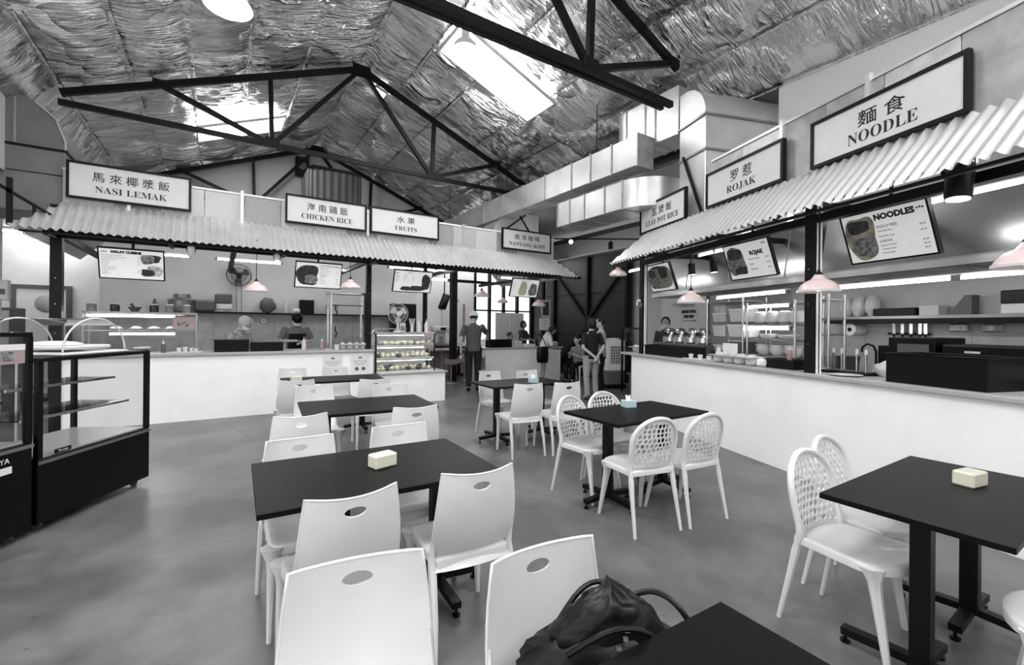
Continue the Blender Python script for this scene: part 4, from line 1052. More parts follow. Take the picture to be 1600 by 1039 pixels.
bk = thing('wicker_basket', 'woven basket with a folded cloth on the left bakery case', 'basket', caseloc(-1.45, .25, 1.43), CR)
m = MB()
for k in range(7): m.tube([((.2+.012*k)*1.25*cos(a), (.2+.012*k)*.8*sin(a), .01+k*.013) for a in [2*pi*i/24 for i in range(24)]], .009, 5, closed=True)
m.build('weave', mat('wicker', 120, .7, var=.4, scale=30), bk)
MB().ball((.05, 0, .11), .26, .16, .06, 24, 10, fn=lambda d: 1+.2*noise.noise(d*3)).build('cloth', paper, bk, ang=3)
# ================= LEFT ROW GOODS =================
CT = 1.045
# lit glass food counter of the malay stall
t = thing('food_warmer', 'lit glass food case with two tube lights and dishes, left stall', 'food case', (-1.0, .75, CT), row='L')
w = .7
for z in (0, .33): MB().box(-w, w, -.18, .2, z, z+.015).build('shelf', chrome, t)
MB().box(-w, w, -.22, .25, .6, .63).build('top', dullst, t)
f = MB()
for x in (-w, w-.02): f.box(x, x+.02, -.2, -.18, 0, .6).box(x, x+.02, .2, .22, 0, .6)
f.build('frame', chrome, t)
MB().box(-w+.02, w-.02, -.196, -.19, .0, .6).build('pane', glass, t, smooth=False)
MB().cyl((-w+.04, -.14, .565), (w-.3, -.14, .565), .018, n=10).build('tube', tubem, t)
MB().cyl((-w+.3, -.14, .285), (w-.3, -.14, .285), .018, n=10).build('tube', tubem, t)
MB().box(w-.32, w-.03, -.2, -.197, .36, .56).build('poster', mat('muted_red_card'), t); MB().box(w-.26, w-.1, -.202, -.2, .4, .48).build('poster_photo', photo1, t)
for k, x in enumerate((-.35, -.1, .12, .35)):
    d = MB().lathe([(.04, 0), (.1, .02), (.11, .026), (.09, .02), (.0, .016)], 16, (x, 0, .345), cap=False).build('dish', white, t)
    d = MB().ball((x, 0, .37), .075, .07, .035, 12, 8, fn=lambda d: 1+.25*noise.noise(d*4+Vector((k, 0, 0)))).build('food', food1, t)
def jar(x, y, z, row, label, r=.06, h=.13, dark=True, grp='jars on top of the glass food case'):
    t = thing('storage_jar', label, 'jar', (x, y, z), row=row, group=grp)
    MB().lathe([(r*.95, 0), (r, .01), (r, h*.8), (r*.8, h*.9), (r*.8, h*.92)], 16).build('body', mat('jar_dark', 60, .15, var=.3) if dark else mat('jar_grey', 140, .15, var=.3), t)
    MB().lathe([(r*.88, 0), (r*.88, h*.14), (r*.8, h*.16)], 16, (0, 0, h*.9)).build('lid', whitep, t)
for i, x in enumerate((-1.63, -1.36, -.88, -.68, -.45)): jar(x, .75, CT+.63, 'L', 'white-lidded jar on the glass food case, %s from the left' % ['first', 'second', 'third', 'fourth', 'fifth'][i], dark=i in (1, 2))
t = thing('mortar', 'dark stone mortar with its pestle on the glass food case', 'mortar', (-1.12, .75, CT+.63), row='L')
MB().lathe([(.045, 0), (.05, .02), (.085, .07), (.09, .08), (.075, .078), (.03, .03)], 18, cap=False).build('bowl', greyd, t); MB().tube([(.02, 0, .04), (-.05, 0, .13)], [.014, .022], 10).build('pestle', greyd, t)
# bowls, sauce bottle, cups on the counter
def cup(x, y, z, row, label, r=.035, h=.06, m_=white, grp='white cups on the counters', rz=0):
    t = tag(MB().lathe([(r*.75, 0), (r, h), (r*.92, h), (r*.66, .006)], 16, cap=False).lathe([(r*.75, 0), (r*.75, .004)], 16).build('cup', m_, None), label, 'cup', grp)
    t.location = RW(x, y, z) if row == 'R' else LW(x, y, z); return t
for i, (x, y, h) in enumerate(((-.52, .25, .06), (-.44, .22, .075), (-.36, .26, .055), (-.3, .2, .05))): cup(x, y, CT+.012, 'L', 'small white cup on the tray before the malay stall', h=h)
t = thing('tray', 'flat white tray under the small cups', 'tray', (-.42, .23, CT), row='L'); MB().box(-.2, .2, -.12, .12, 0, .012, c=.004).build('base', white, t)
t = thing('food_tub', 'black and white bowl tub beside the glass food case', 'tub', (-.98, .3, CT), row='L'); MB().lathe([(.07, 0), (.085, .06)], 18).build('tub', blackp, t); MB().lathe([(.085, 0), (.11, .03), (.1, .03)], 18, (0, 0, .06)).build('bowl', white, t)
def sauce(x, y, z, row, label, m_=white, s=1.0, grp='squeeze bottles on the counters', cap_=None):
    t = thing('sauce_bottle', label, 'bottle', (x, y, z), row=row, group=grp)
    MB().lathe([(.03*s, 0), (.032*s, .01*s), (.032*s, .11*s), (.02*s, .14*s)], 14).build('body', m_, t)
    MB().lathe([(.02*s, .14*s), (.018*s, .155*s), (.006*s, .165*s), (.004*s, .2*s)], 12).build('nozzle', cap_ or white, t)
sauce(-.72, .3, CT, 'L', 'white bottle with dark sauce beside the black tub', greyd)
sauce(1.27, .2, CT, 'L', 'pale sauce bottle before the chicken rice cook', mat('sauce_pale', 200, .4, col=(214, 196, 190)), 1.2)
sauce(1.58, .25, CT, 'L', 'reddish sauce bottle before the chicken rice cook', mat('sauce_red', 130, .4, col=(160, 130, 128)), 1.1)
# black bins on the counter (order screens seen from behind)
def blackbox(x0, x1, y0, y1, z0, h, row, label, grp='black crates on the counters'):
    t = thing('crate', label, 'crate', ((x0+x1)/2, (y0+y1)/2, z0), row=row, group=grp); w = (x1-x0)/2; d = (y1-y0)/2
    m = MB().box(-w, w, -d, -d+.012, 0, h, c=.003).box(-w, w, d-.012, d, 0, h, c=.003).box(-w, -w+.012, -d+.012, d-.012, 0, h).box(w-.012, w, -d+.012, d-.012, 0, h).box(-w, w, -d, d, 0, .01)
    m.build('tub', blackp, t, smooth=False)
    MB().tube([(-w-.006, -d-.006, h), (w+.006, -d-.006, h), (w+.006, d+.006, h), (-w-.006, d+.006, h)], .008, 6, closed=True).build('rim', blackp, t)
    MB().box(-w+.02, w-.02, -d+.02, d-.02, .02, h*.8).build('contents', greyd, t)
    return t
blackbox(-.06, .42, .1, .4, CT, .19, 'L', 'black crate before the worker in the hair net')
blackbox(.45, .93, .1, .38, CT, .14, 'L', 'lower black crate before the chicken rice cook')
# bain-marie trays
def gn_tray(x, y, z, row, n, label, L=.5):
    t = thing('serving_tray', label, 'tray', (x, y, z), row=row, group='divided serving trays on the counters')
    MB().box(-L/2, L/2, -.12, .12, .085, .1, c=.004).build('rim', galv, t, smooth=False)
    for k in range(n):
        cx = -L/2+L*(k+.5)/n; r = L/n*.43
        MB().lathe([(r*.5, 0), (r*.85, .015), (r, .05), (r, .085)], 16, (cx, 0, 0), sy=1.0).build('pan', white, t)
        MB().ball((cx, 0, .1), r*.8, r*.8, .03, 10, 6, fn=lambda d: 1+.3*noise.noise(d*5+Vector((k*3, 0, 0)))).build('food', food1, t)
    return t
gn_tray(2.12, .2, CT, 'L', 4, 'divided white tray of food at the end of the left counter')
for i, (x, h) in enumerate(((1.82, .08), (1.95, .06), (2.0, .05))):
    if i < 1: cup(x, .15, CT, 'L', 'white tub beside the divided tray on the left counter', r=.05, h=.09)
# posters on the counter front
for k, (x, lab) in enumerate(((1.72, 'white notice taped on the left counter front, left one'), (2.2, 'white notice taped on the left counter front, right one'))):
    t = thing('notice', lab, 'poster', (x, -.004, .75), row='L', group='notices on the left counter front')
    MB().box(-.17, .17, 0, .003, -.2, .2).build('sheet', paper, t)
    m = MB()
    for dx in (-.02, 0, .02): m.lathe([(.013, 0), (.013, .001)], 8, T=Tm((dx, -.001, .15-abs(dx)*.4), rx=pi/2))
    m.build('logo', ink, t)
    for j, s in enumerate(('PLEASE QUEUE HERE', 'WEAR YOUR MASK', 'THANK YOU')): text(s, .026, Tm((0, -.001, .08-j*.035)), ink, t, ext=.0004)
    for dx in (-.06, .06): MB().lathe([(.035, 0), (.035, .001)], 16, T=Tm((dx, -.001, -.06), rx=pi/2)).build('symbol', greyd, t)
# trolley rack
t = thing('hanging_rack', 'stainless glass-sided hanging rack beside the black post', 'rack', (2.05, .45, CT), row='L')
m = MB()
for x in (-.31, .31):
    for y in (-.15, .15): m.box(x-.018, x+.018, y-.018, y+.018, 0, 1.03)
m.build('upright', chrome, t)
MB().box(-.34, .34, -.18, .18, 1.03, 1.07, c=.004).build('top', chrome, t); MB().box(-.3, .3, -.01, .01, .82, .835).build('rail', black, t)
MB().box(-.31, .31, .155, .16, .0, 1.0).build('pane', glass, t)
for z in (.82, .42): MB().tube([(-.2, 0, z), (-.2, 0, z-.08), (-.17, 0, z-.12), (-.2, 0, z-.2)], .012, 6).build('hook', black, t)
# wall fan, dispenser, shelf and its goods, on the stall back wall (Y 12)
fan = thing('wall_fan', 'black round wall fan on the grey stall wall', 'fan', (.37, 3.3, 2.6), row='L')
m = MB()
for k in range(36): a = 2*pi*k/36; m.tube([(.03*cos(a), -.07, .03*sin(a)), (.15*cos(a), -.075, .15*sin(a)), (.235*cos(a), -.03, .235*sin(a)), (.245*cos(a), .02, .245*sin(a))], .0022, 4)
for r, y in ((.235, -.03), (.245, .02), (.15, -.075)): m.tube([(r*cos(a), y, r*sin(a)) for a in [2*pi*k/32 for k in range(32)]], .005, 5, closed=True)
m.build('grille', blackp, fan)
for k in range(3): MB().grid(lambda u, v, k=k: ((.03+.18*u)*cos(k*2.094+v*.9), -.03+.03*v, (.03+.18*u)*sin(k*2.094+v*.9)), 5, 4).build('blade', greyd, fan, ang=3)
MB().lathe([(.05, 0), (.05, .12)], 16, T=Tm((0, -.02, 0), rx=-pi/2)).build('motor', blackp, fan); MB().box(-.04, .04, .08, .2, -.16, -.02).build('bracket', blackp, fan)
for dx in (-.05, .05): MB().cyl((dx, .19, -.1), (dx+.02, .19, -.85), .005, n=5).build('pull_cord', greyd, fan)
sh = thing('wall_shelf', 'long black shelf on the back wall of the left stalls', 'shelf', (0, 3.2, 1.73), row='L')
MB().box(-.6, 3.9, 0, .28, 0, .035).build('board', blackp, sh); MB().box(-.6, .1, -.0, .28, .04, .06).build('tray', whitep, sh)
SZ = 1.765
def simple(name, cat, label, x, y, z, row, fn, m_, grp=None, rz=0, kind=None):
    mb = MB(); fn(mb); o = mb.build(name, m_); tag(o, label, cat, grp)
    o.location = RW(x, y, z) if row == 'R' else (LW(x, y, z) if row == 'L' else (x, y, z)); o.rotation_euler = (0, 0, (RZ if row == 'R' else 0)+rz)
    return o
simple('paper_bag', 'bag', 'black paper bag on the back shelf behind the chicken rice cook', 1.78, 3.35, SZ, 'L', lambda m: m.box(-.16, .16, -.07, .07, 0, .33, c=.01), blackp)
simple('plastic_bag', 'bag', 'grey plastic bag of food on the back shelf', .95, 3.35, SZ+.05, 'L', lambda m: m.ball((0, 0, .12), .17, .1, .17, 16, 10, fn=lambda d: 1+.25*noise.noise(d*2.5)), greyd)
simple('tin_can', 'can', 'tall grey can on the back shelf', 1.32, 3.3, SZ, 'L', lambda m: m.lathe([(.055, 0), (.055, .26), (.05, .27)], 14), grey)
simple('bucket', 'bucket', 'pale bucket on the back shelf beside the hanging rack', 2.35, 3.3, SZ, 'L', lambda m: m.lathe([(.12, 0), (.15, .2), (.16, .21)], 18), grey)
simple('tape_gun', 'tape', 'small pale bundle on the back shelf', 1.55, 3.3, SZ+.0, 'L', lambda m: m.ball((0, 0, .06), .09, .06, .06, 12, 8, fn=lambda d: 1+.3*noise.noise(d*3)), paper)
pd = thing('paper_dispenser', 'dark-fronted paper towel dispenser under the wall fan', 'dispenser', (.08, 3.3, 1.84), row='L')
MB().box(-.16, .16, -.1, .1, .1, .32, c=.03).build('cover', greyd, pd); MB().box(-.16, .16, -.1, .1, -.02, .1, c=.02).build('body', whitep, pd)
simple('stock_pot', 'pot', 'wide grey steamer pot on the left back shelf', -.65, 3.2, SZ-.05, 'L', lambda m: m.lathe([(.2, .0), (.24, .05), (.24, .26), (.27, .27), (.15, .33), (.15, .4)], 20), dullst)
simple('rice_cooker', 'cooker', 'squat grey cooker on the left back shelf', -.25, 3.2, SZ, 'L', lambda m: m.box(-.2, .2, -.12, .12, 0, .24, c=.04), greyd)
simple('bottle', 'bottle', 'dark bottle with a white cap left of the steamer pot', -1.12, 3.35, SZ-.06, 'L', lambda m: m.lathe([(.045, 0), (.045, .2), (.02, .26), (.025, .3)], 12), greyd)
ts = thing('wall_shelf', 'steel shelf on the back wall behind the malay stall', 'shelf', (-1.0, 3.2, SZ-.1), row='L'); MB().box(-.9, .4, 0, .3, 0, .04).build('board', chrome, ts)
for i, x in enumerate((.62, .88)):
    s = thing('wall_socket', 'round twin wall socket under the back shelf, %s one' % ['left', 'right'][i], 'socket', (x, 3.47, 1.58), row='L', group='wall sockets')
    MB().lathe([(.06, 0), (.055, .03)], 16, T=Tm((0, 0, 0), rx=pi/2)).build('plate', whitep, s); MB().lathe([(.02, .031), (.02, .033)], 10, T=Tm((0, 0, 0), rx=pi/2)).build('face', greyd, s)
# fruit case
fc = thing('fruit_case', 'lit glass case with three shelves of fruit', 'display case', (3.05, .12, .6), row='L')
w = .6; H = .74
f = MB()
for x in (-w, w-.025):
    for y in (-.22, .2): f.box(x, x+.025, y, y+.025, 0, H)
f.build('frame', black, fc, smooth=False); MB().box(-w, w, -.22, .225, H, H+.03, c=.004).build('top', chrome, fc, smooth=False)
MB().box(-w+.03, w-.03, -.215, -.21, .02, H).build('front_pane', glass, fc, smooth=False)
MB().box(-w, w, .2, .22, 0, H).build('back_panel', whitep, fc, smooth=False)
for k, z in enumerate((.02, .27, .51)):
    MB().box(-w+.02, w-.02, -.2, .2, z-.012, z).build('shelf', chrome, fc, smooth=False); MB().box(-w+.02, w-.02, -.215, -.2, z-.02, z+.012).build('shelf_edge', white, fc)
    MB().cyl((-w+.05, -.17, z+.2), (w-.05, -.17, z+.2), .005, n=8).build('tube', mat('case_tube', 255, .5, emit=9), fc)
for i, z in enumerate((.45, .62)): MB().box(w-.24, w-.03, -.222, -.216, z, z+.12).build('poster', mat('muted_red_card'), fc); MB().box(w-.21, w-.06, -.225, -.222, z+.02, z+.08).build('poster_photo', photo1, fc)
fr_m = [mat('fruit_pale', 215, .45, col=(228, 226, 205)), mat('fruit_mid', 160, .45, col=(190, 182, 168)), mat('fruit_dark', 90, .4)]
fr0 = {}
rnd = random.Random(3); cnt = 0
for k, z in enumerate((.02, .27, .51)):
    for row_ in range(2):
        x = -w+.08
        while x < w-.08:
            r = rnd.uniform(.042, .055) if k < 2 else rnd.uniform(.045, .055)
            mi = rnd.choice((0, 0, 0, 1, 1, 2)) if k else rnd.choice((0, 0, 1, 2))
            key = (mi, k > 1)
            if key not in fr0:
                fr0[key] = MB().lathe([(.0, -.95), (.5, -.85), (.92, -.35), (1, .05), (.88, .5), (.5, .86), (.12, .9), (.0, .8)], 10, cap=False).mesh('fruit'); fr0[key].materials.append(fr_m[mi])
            o = bpy.data.objects.new('fruit', fr0[key]); COL.objects.link(o)
            lev = ['bottom', 'middle', 'top'][k]
            tag(o, ['round pale fruit', 'mottled fruit', 'dark fruit'][mi]+' on the %s shelf of the lit fruit case' % lev, 'fruit', 'fruit on the %s shelf of the fruit case' % lev)
            o.location = LW(3.05+x, .12-.13+row_*.11, .6+z+r*.92); o.scale = (r*(1.25 if k > 1 else 1), r, r*.92); o.rotation_euler = (rnd.uniform(-.3, .3), rnd.uniform(-.3, .3), rnd.uniform(0, 6)); cnt += 1
            x += 2*r*(1.25 if k > 1 else 1)+.002
            if row_ == 1 and k < 2: o.location.z += .03
# things on the fruit case
df = thing('desk_fan', 'white desk fan standing on the fruit case', 'fan', (2.95, .12, 1.37), row='L')
MB().lathe([(.09, 0), (.085, .02), (.025, .04), (.02, .26)], 18).build('stand', white, df)
m = MB()
for k in range(24): a = 2*pi*k/24; m.tube([(.04*cos(a), -.09, .36+.04*sin(a)), (.17*cos(a), -.07, .36+.17*sin(a)), (.2*cos(a), -.02, .36+.2*sin(a)), (.18*cos(a), .04, .36+.18*sin(a))], .002, 4)
for r, y in ((.2, -.02), (.12, -.085)): m.tube([(r*cos(a), y, .36+r*sin(a)) for a in [2*pi*k/28 for k in range(28)]], .005, 5, closed=True)
m.build('grille', white, df)
for k in range(3): MB().grid(lambda u, v, k=k: ((.03+.14*u)*cos(k*2.094+v), -.04+.03*v, .36+(.03+.14*u)*sin(k*2.094+v)), 4, 4).build('blade', grey, df, ang=3)
MB().lathe([(.045, 0), (.05, .06), (.03, .12)], 14, T=Tm((0, -.1, .36), rx=-pi/2)).build('motor', white, df)
sauce(3.52, .05, 1.37, 'L', 'white bottle on the fruit case, front one', white, 1.3); sauce(3.4, .15, 1.37, 'L', 'white bottle on the fruit case, rear one', white, 1.3)
st = thing('straw_holder', 'steel canister of straws on the fruit case', 'canister', (3.22, .05, 1.37), row='L'); MB().lathe([(.045, 0), (.045, .16), (.04, .16), (.04, .01)], 14, cap=False).build('canister', chrome, st)
m = MB()
for k in range(12): m.cyl((.02*cos(k), .02*sin(k), .02), (.06*cos(k*1.7), .05*sin(k*1.7), .27), .004, n=5)
m.build('straw', white, st)
pst = thing('drink_sign', 'small framed card on the fruit case behind the fan', 'sign', (3.08, .2, 1.37), row='L'); MB().box(-.06, .06, 0, .01, 0, .18).build('card', paper, pst); MB().box(-.045, .045, -.002, 0, .03, .12).build('photo', photo1, pst)
MB().tube([(0, 0, 0), (0, 0, 0.001)], .001, 3)
rl = thing('guard_rail', 'bent steel rail at the left side of the fruit case', 'rail', (2.42, .1, .6), row='L'); MB().tube([(0, 0, 0), (0, 0, .72), (.05, 0, .8), (.12, 0, .83), (.7, 0, .83)], .012, 8).build('tube', chrome, rl)
# back equipment behind the fruit case
simple('blender_base', 'machine', 'dark boxy machine behind the fruit case', 3.6, 1.6, 1.0, 'L', lambda m: m.box(-.3, .25, -.15, .15, .35, 1.0, c=.02).box(-.28, .2, -.12, .12, .0, .35, c=.01), blackp)
bt = thing('work_table', 'steel work table behind the fruit and chicken rice stalls', 'table', (3.0, 1.6, 0), row='L'); MB().box(-.9, 1.2, -.25, .25, .96, 1.0).build('tabletop', chrome, bt)
m = MB()
for x in (-.85, 1.15):
    for y in (-.2, .2): m.box(x-.015, x+.015, y-.015, y+.015, 0, .96)
m.build('leg', chrome, bt)
simple('storage_cabinet', 'cabinet', 'pale tall cabinet behind the fruit stall', 4.1, 3.1, 0, 'L', lambda m: m.box(-.25, .3, -.2, .25, 0, 2.0, c=.01), grey)
# gable speaker and tank
sp = thing('loudspeaker', 'black loudspeaker high on the gable wall', 'speaker', (1.93, 13.85, 6.0)); MB().box(-.17, .17, -.12, .12, -.32, .2, c=.02).build('cabinet', blackp, sp); MB().lathe([(.11, 0), (.1, .01)], 18, T=Tm((0, -.12, -.05), rx=pi/2)).build('cone', greyd, sp); MB().cyl((0, .1, -.3), (.06, .1, -1.6), .008, n=5).build('cable', black, sp)
tk = thing('water_tank', 'dark corrugated metal tank behind the CHICKEN RICE sign', 'tank', (2.45, 12.35, 3.95))
MB().grid(lambda u, v: (.65*cos(pi+pi*u), -.35-.1*sin(pi*u)+.012*sin(u*70), 1.4*v), 80, 1).box(-.65, .65, -.35, .3, 0, 1.4).build('shell', greyd, tk, ang=3); MB().add([(-.65, -.45, 1.4), (.65, -.45, 1.4), (.5, -.1, 1.6), (-.5, -.1, 1.6), (-.65, .3, 1.4), (.65, .3, 1.4)], [(0, 1, 2, 3), (3, 2, 5, 4), (0, 3, 4), (1, 5, 2)]).build('lid', blackp, tk)
# annexe goods at far left
for i, (x, y, z, s) in enumerate(((-2.62, 9.25, 1.95, .13), (-2.7, 9.25, 1.45, .12))):
    t = thing('control_box', 'grey wall box on the left column, %s one' % ['upper', 'lower'][i], 'box', (x, y, z), group='grey boxes on the left column')
    MB().box(-s, s, -.08, .04, -s*1.1, s*1.1, c=.01).build('case', grey, t); MB().box(s*.1, s*.8, -.085, -.08, -s*.5, s*.1).build('plate', greyd, t)
t = thing('standing_fan', 'pale upright fan in the bright room at the left', 'fan', (-2.75, 12.2, 0)); MB().lathe([(.2, 0), (.19, .03), (.02, .05), (.018, 1.6)], 18).build('stand', black, t); MB().lathe([(.01, 0), (.14, .03), (.17, .08), (.14, .14), (.05, .18)], 20, T=Tm((0, -.1, 1.85), rx=pi/2)).build('head', grey, t)
t = thing('fridge', 'dark upright cabinet in the bright room at the left', 'fridge', (-3.3, 11.6, 0)); MB().box(-.35, .3, -.3, .3, 0, 1.75, c=.01).build('body', greyd, t); MB().box(-.3, .25, -.31, -.3, .9, 1.7).build('door', dullst, t)
t = thing('ceiling_vent', 'small white vent box on the annexe ceiling', 'vent', (-3.6, 11, 3.33)); MB().box(-.25, .25, -.15, .15, 0, .07).build('grille', greyd, t)
simple('wash_stand', 'table', 'long table with cloths in the bright room', -3.1, 12.6, 0, None, lambda m: m.box(-.9, .9, -.25, .25, .95, 1.0).box(-.85, -.8, -.2, .2, 0, .95).box(.8, .85, -.2, .2, 0, .95), greyd)
# ================= RIGHT ROW GOODS =================
CZ = 1.06
hoodm = mat('hood_stainless', 175, .25, .95, var=.1, scale=1.5, bump=.25, bscale=2.2)
def hood(x0, x1, label):
    t = thing('range_hood', label, 'hood', (x0, 1.25, 2.15), row='R', group='stainless range hoods')
    w = x1-x0
    m = MB(); n = 12
    pr = [(0, 0), (0, .07), (.12, .8), (.9, .8), (.9, 0)]
    m.add([(x, y, z) for x in (0, w) for y, z in pr], [(0, 1, 2, 3, 4), (9, 8, 7, 6, 5)]+[(i, 5+i, 5+(i+1) % 5, (i+1) % 5) for i in range(5)])
    m.build('canopy', hoodm, t, smooth=False)
    k = 1.1
    while k < w: MB().bar((k, -.003, .08), (k, .115, .79), .012, .006).build('seam', galvd, t); k += 1.1
    MB().box(-.01, w+.01, -.02, .0, -.02, .05).build('lip', chrome, t)
    m = MB()
    for i in range(int(w/.5)): MB().box(.02+i*.5, .5+i*.5, .03, .5, -.03, -.005).build('filter', dullst, t)
    MB().box(w*.3, w*.5, .2, .6, .8, 1.4).build('flue', galv, t, smooth=False)
    return t
hood(-4.55, .4, 'long stainless range hood behind the NOODLES screen')
hood(-8.4, -4.75, 'long stainless range hood behind the ROJAK and CLAYPOT screens')
gn_tray(-7.08, .2, CZ, 'R', 4, 'divided tray of food at the far end of the right counter', .48)
blackbox(-6.8, -5.6, .05, .38, CZ, .15, 'R', 'long black crate before the chafing dishes')
# chafing dishes
st = thing('chafer_stand', 'dark cabinet under the row of steel chafing dishes', 'stand', (-6.6, .85, CZ), row='R'); MB().box(-.75, .65, -.25, .3, -.02, .18, c=.01).build('cabinet', greyd, st)
for i in range(4):
    t = thing('chafing_dish', 'round roll-top steel chafing dish, %s from the far end' % ['first', 'second', 'third', 'fourth'][i], 'chafing dish', (-7.1+i*.3, .8, CZ+.18), row='R', group='steel chafing dishes')
    MB().lathe([(.11, .0), (.13, .02), (.13, .1)], 20).build('pan', chrome, t)
    T = Tm((0, 0, .12), rx=-.5)
    MB().lathe([(.135, 0), (.132, .03), (.11, .09), (.06, .125), (.0, .135)], 22, T=T, cap=False).build('lid', chrome, t)
    MB().tube([(-.03, -.12, .1), (-.03, -.16, .13), (.03, -.16, .13), (.03, -.12, .1)], .006, 6).build('handle', blackp, t)
    MB().box(-.015, .015, -.13, -.11, -.0, .12).build('leg', galv, t)
simple('label_card', 'sign', 'white price card leaning on the dark cabinet of the chafing dishes', -6.05, .55, CZ+.0, 'R', lambda m: m.box(-.1, .1, 0, .01, 0, .14), paper)
# poster with directions
t = thing('poster', 'white poster reading BAKERY STALL THIS WAY on the pale wall', 'poster', (-9.44, 2.895, 1.8), row='R'); MB().box(-.33, .33, -.005, 0, -.18, .18).build('sheet', paper, t)
text('BAKERY STALL', .085, Tm((0, -.007, .07)), ink, t, bold=.01); text('THIS WAY', .085, Tm((0, -.007, -.05)), ink, t, bold=.01); MB().bar((-.25, -.007, -.12), (.2, -.007, -.12), .004, .012).add([(.2, -.007, -.09), (.27, -.007, -.12), (.2, -.007, -.15)], [(2, 1, 0)]).build('arrow', ink, t)
simple('bracket_lamp', 'lamp', 'small grey wall lamp above the poster', -9.5, 2.8, 2.06, 'R', lambda m: m.box(-.4, .3, -.1, .1, 0, .06, c=.01), grey)
t = thing('rope_blind', 'dark framed glass screen by the far post', 'screen', (-9.6, 1.2, 0), row='R'); MB().box(-.02, 0.02, -.02, .02, 0, 1.5).box(0, .9, -.02, .02, 1.46, 1.5).box(.88, .92, -.02, .02, 0, 1.5).build('frame', black, t); MB().box(.02, .88, -.004, .004, .9, 1.46).build('pane', glass, t)
t = thing('security_camera', 'white security camera on the far right post', 'camera', (-6.78, -.02, 1.92), row='R'); MB().box(-.03, .05, -.03, 0, -.05, .05).build('mount', whitep, t); MB().tube([(.05, -.03, 0), (.14, -.07, -.03), (.2, -.1, -.06)], [.02, .035, .035], 12).build('body', dullst, t)
# shelving rack with boxes
def rack(x0, x1, y0, y1, zs, zt, label):
    t = thing('shelf_rack', label, 'rack', (x0, y0, CZ), row='R', group='steel shelf racks'); w = x1-x0; d = y1-y0
    for x in (0, w):
        for y in (0, d): MB().cyl((x, y, 0), (x, y, zt-CZ), .016, n=10).build('upright', chrome, t)
    for z in zs: MB().box(-.01, w+.01, 0, d, z-CZ-.02, z-CZ).build('shelf', dullst, t, smooth=False)
    return t
rack(-6.05, -5.3, .75, 1.15, (1.17, 1.38, 1.6, 1.9), 1.95, 'steel rack stacked with food containers')
def cont(x, y, z, w, d, h, label, m_, lid=None, grp='food containers on the racks'):
    t = thing('food_container', label, 'container', (x, y, z), row='R', group=grp)
    m = MB(); m.add([(sx*w/2*k, sy*d/2*k, zz) for k, zz in ((.85, 0), (1, h)) for sx, sy in ((-1, -1), (1, -1), (1, 1), (-1, 1))], [(3, 2, 1, 0), (4, 5, 6, 7), (0, 1, 5, 4), (1, 2, 6, 5), (2, 3, 7, 6), (3, 0, 4, 7)]); m.build('tub', m_, t, smooth=False)
    MB().box(-w/2-.008, w/2+.008, -d/2-.008, d/2+.008, h, h+.014, c=.004).build('lid', lid or whitep, t)
ltub = mat('translucent_tub', 185, .3, var=.15, scale=12)
cont(-5.85, .93, 1.6, .3, .26, .12, 'pale tub, upper shelf of the container rack, left', ltub); cont(-5.5, .93, 1.6, .28, .26, .17, 'grey tub, upper shelf of the container rack, right', grey)
cont(-5.85, .93, 1.74, .26, .24, .1, 'tub stacked on the pale tub of the container rack', ltub, mat('muted_red_card'))
cont(-5.85, .93, 1.38, .28, .26, .15, 'grey tub, middle shelf of the container rack, left', grey); cont(-5.45, .9, 1.38, .32, .3, .16, 'large grey tub with a cream lid, middle shelf of the rack', grey, mat('cream_lid', col=(232, 228, 200)))
cont(-5.85, .93, 1.17, .28, .26, .06, 'flat tray, lowest shelf of the container rack', white); cont(-5.5, .93, 1.17, .26, .26, .14, 'dark tub, lowest shelf of the container rack', greyd)
# plate and bowl case
pc = rack(-5.22, -4.45, .75, 1.15, (1.15, 1.36, 1.56, 1.84), 1.86, 'steel rack of white bowls between tube lights')
def bowl(x, y, z, row, r, h, label, m_=white, grp='white bowls on the rack', n=1):
    m = MB()
    for k in range(n): m.lathe([(r*.45, 0), (r*.8, h*.4), (r, h), (r*.97, h), (r*.75, h*.42), (.0, h*.1)], 20, (0, 0, k*.012), cap=False)
    o = m.build('bowl', m_); tag(o, label, 'bowl', grp); o.location = RW(x, y, z); return o
for i in range(4):
    o = MB().lathe([(.055, 0), (.09, .03), (.095, .1), (.08, .16), (.04, .175)], 18).build('bowl', mat('bowl_pale', 200, .3, var=.12)); tag(o, 'tall pale upturned bowl, %s of four on the upper rack shelf' % ['first', 'second', 'third', 'fourth'][i], 'bowl', 'white bowls on the rack'); o.location = RW(-5.1+i*.19, .88, 1.56)
for i in range(3):
    o = MB().lathe([(.06, 0), (.1, .05), (.1, .12), (.11, .125), (.11, .14)], 18).build('bowl', mat('bowl_pale')); tag(o, 'pale bowl, %s of three on the lower rack shelf' % ['first', 'second', 'third'][i], 'bowl', 'white bowls on the rack'); o.location = RW(-5.05+i*.23, .88, 1.15+.0)
bowl(-5.0, .9, 1.36, 'R', .12, .07, 'wide bowl on the middle rack shelf, far one'); bowl(-4.68, .9, 1.36, 'R', .13, .06, 'wide bowl on the middle rack shelf, near one')
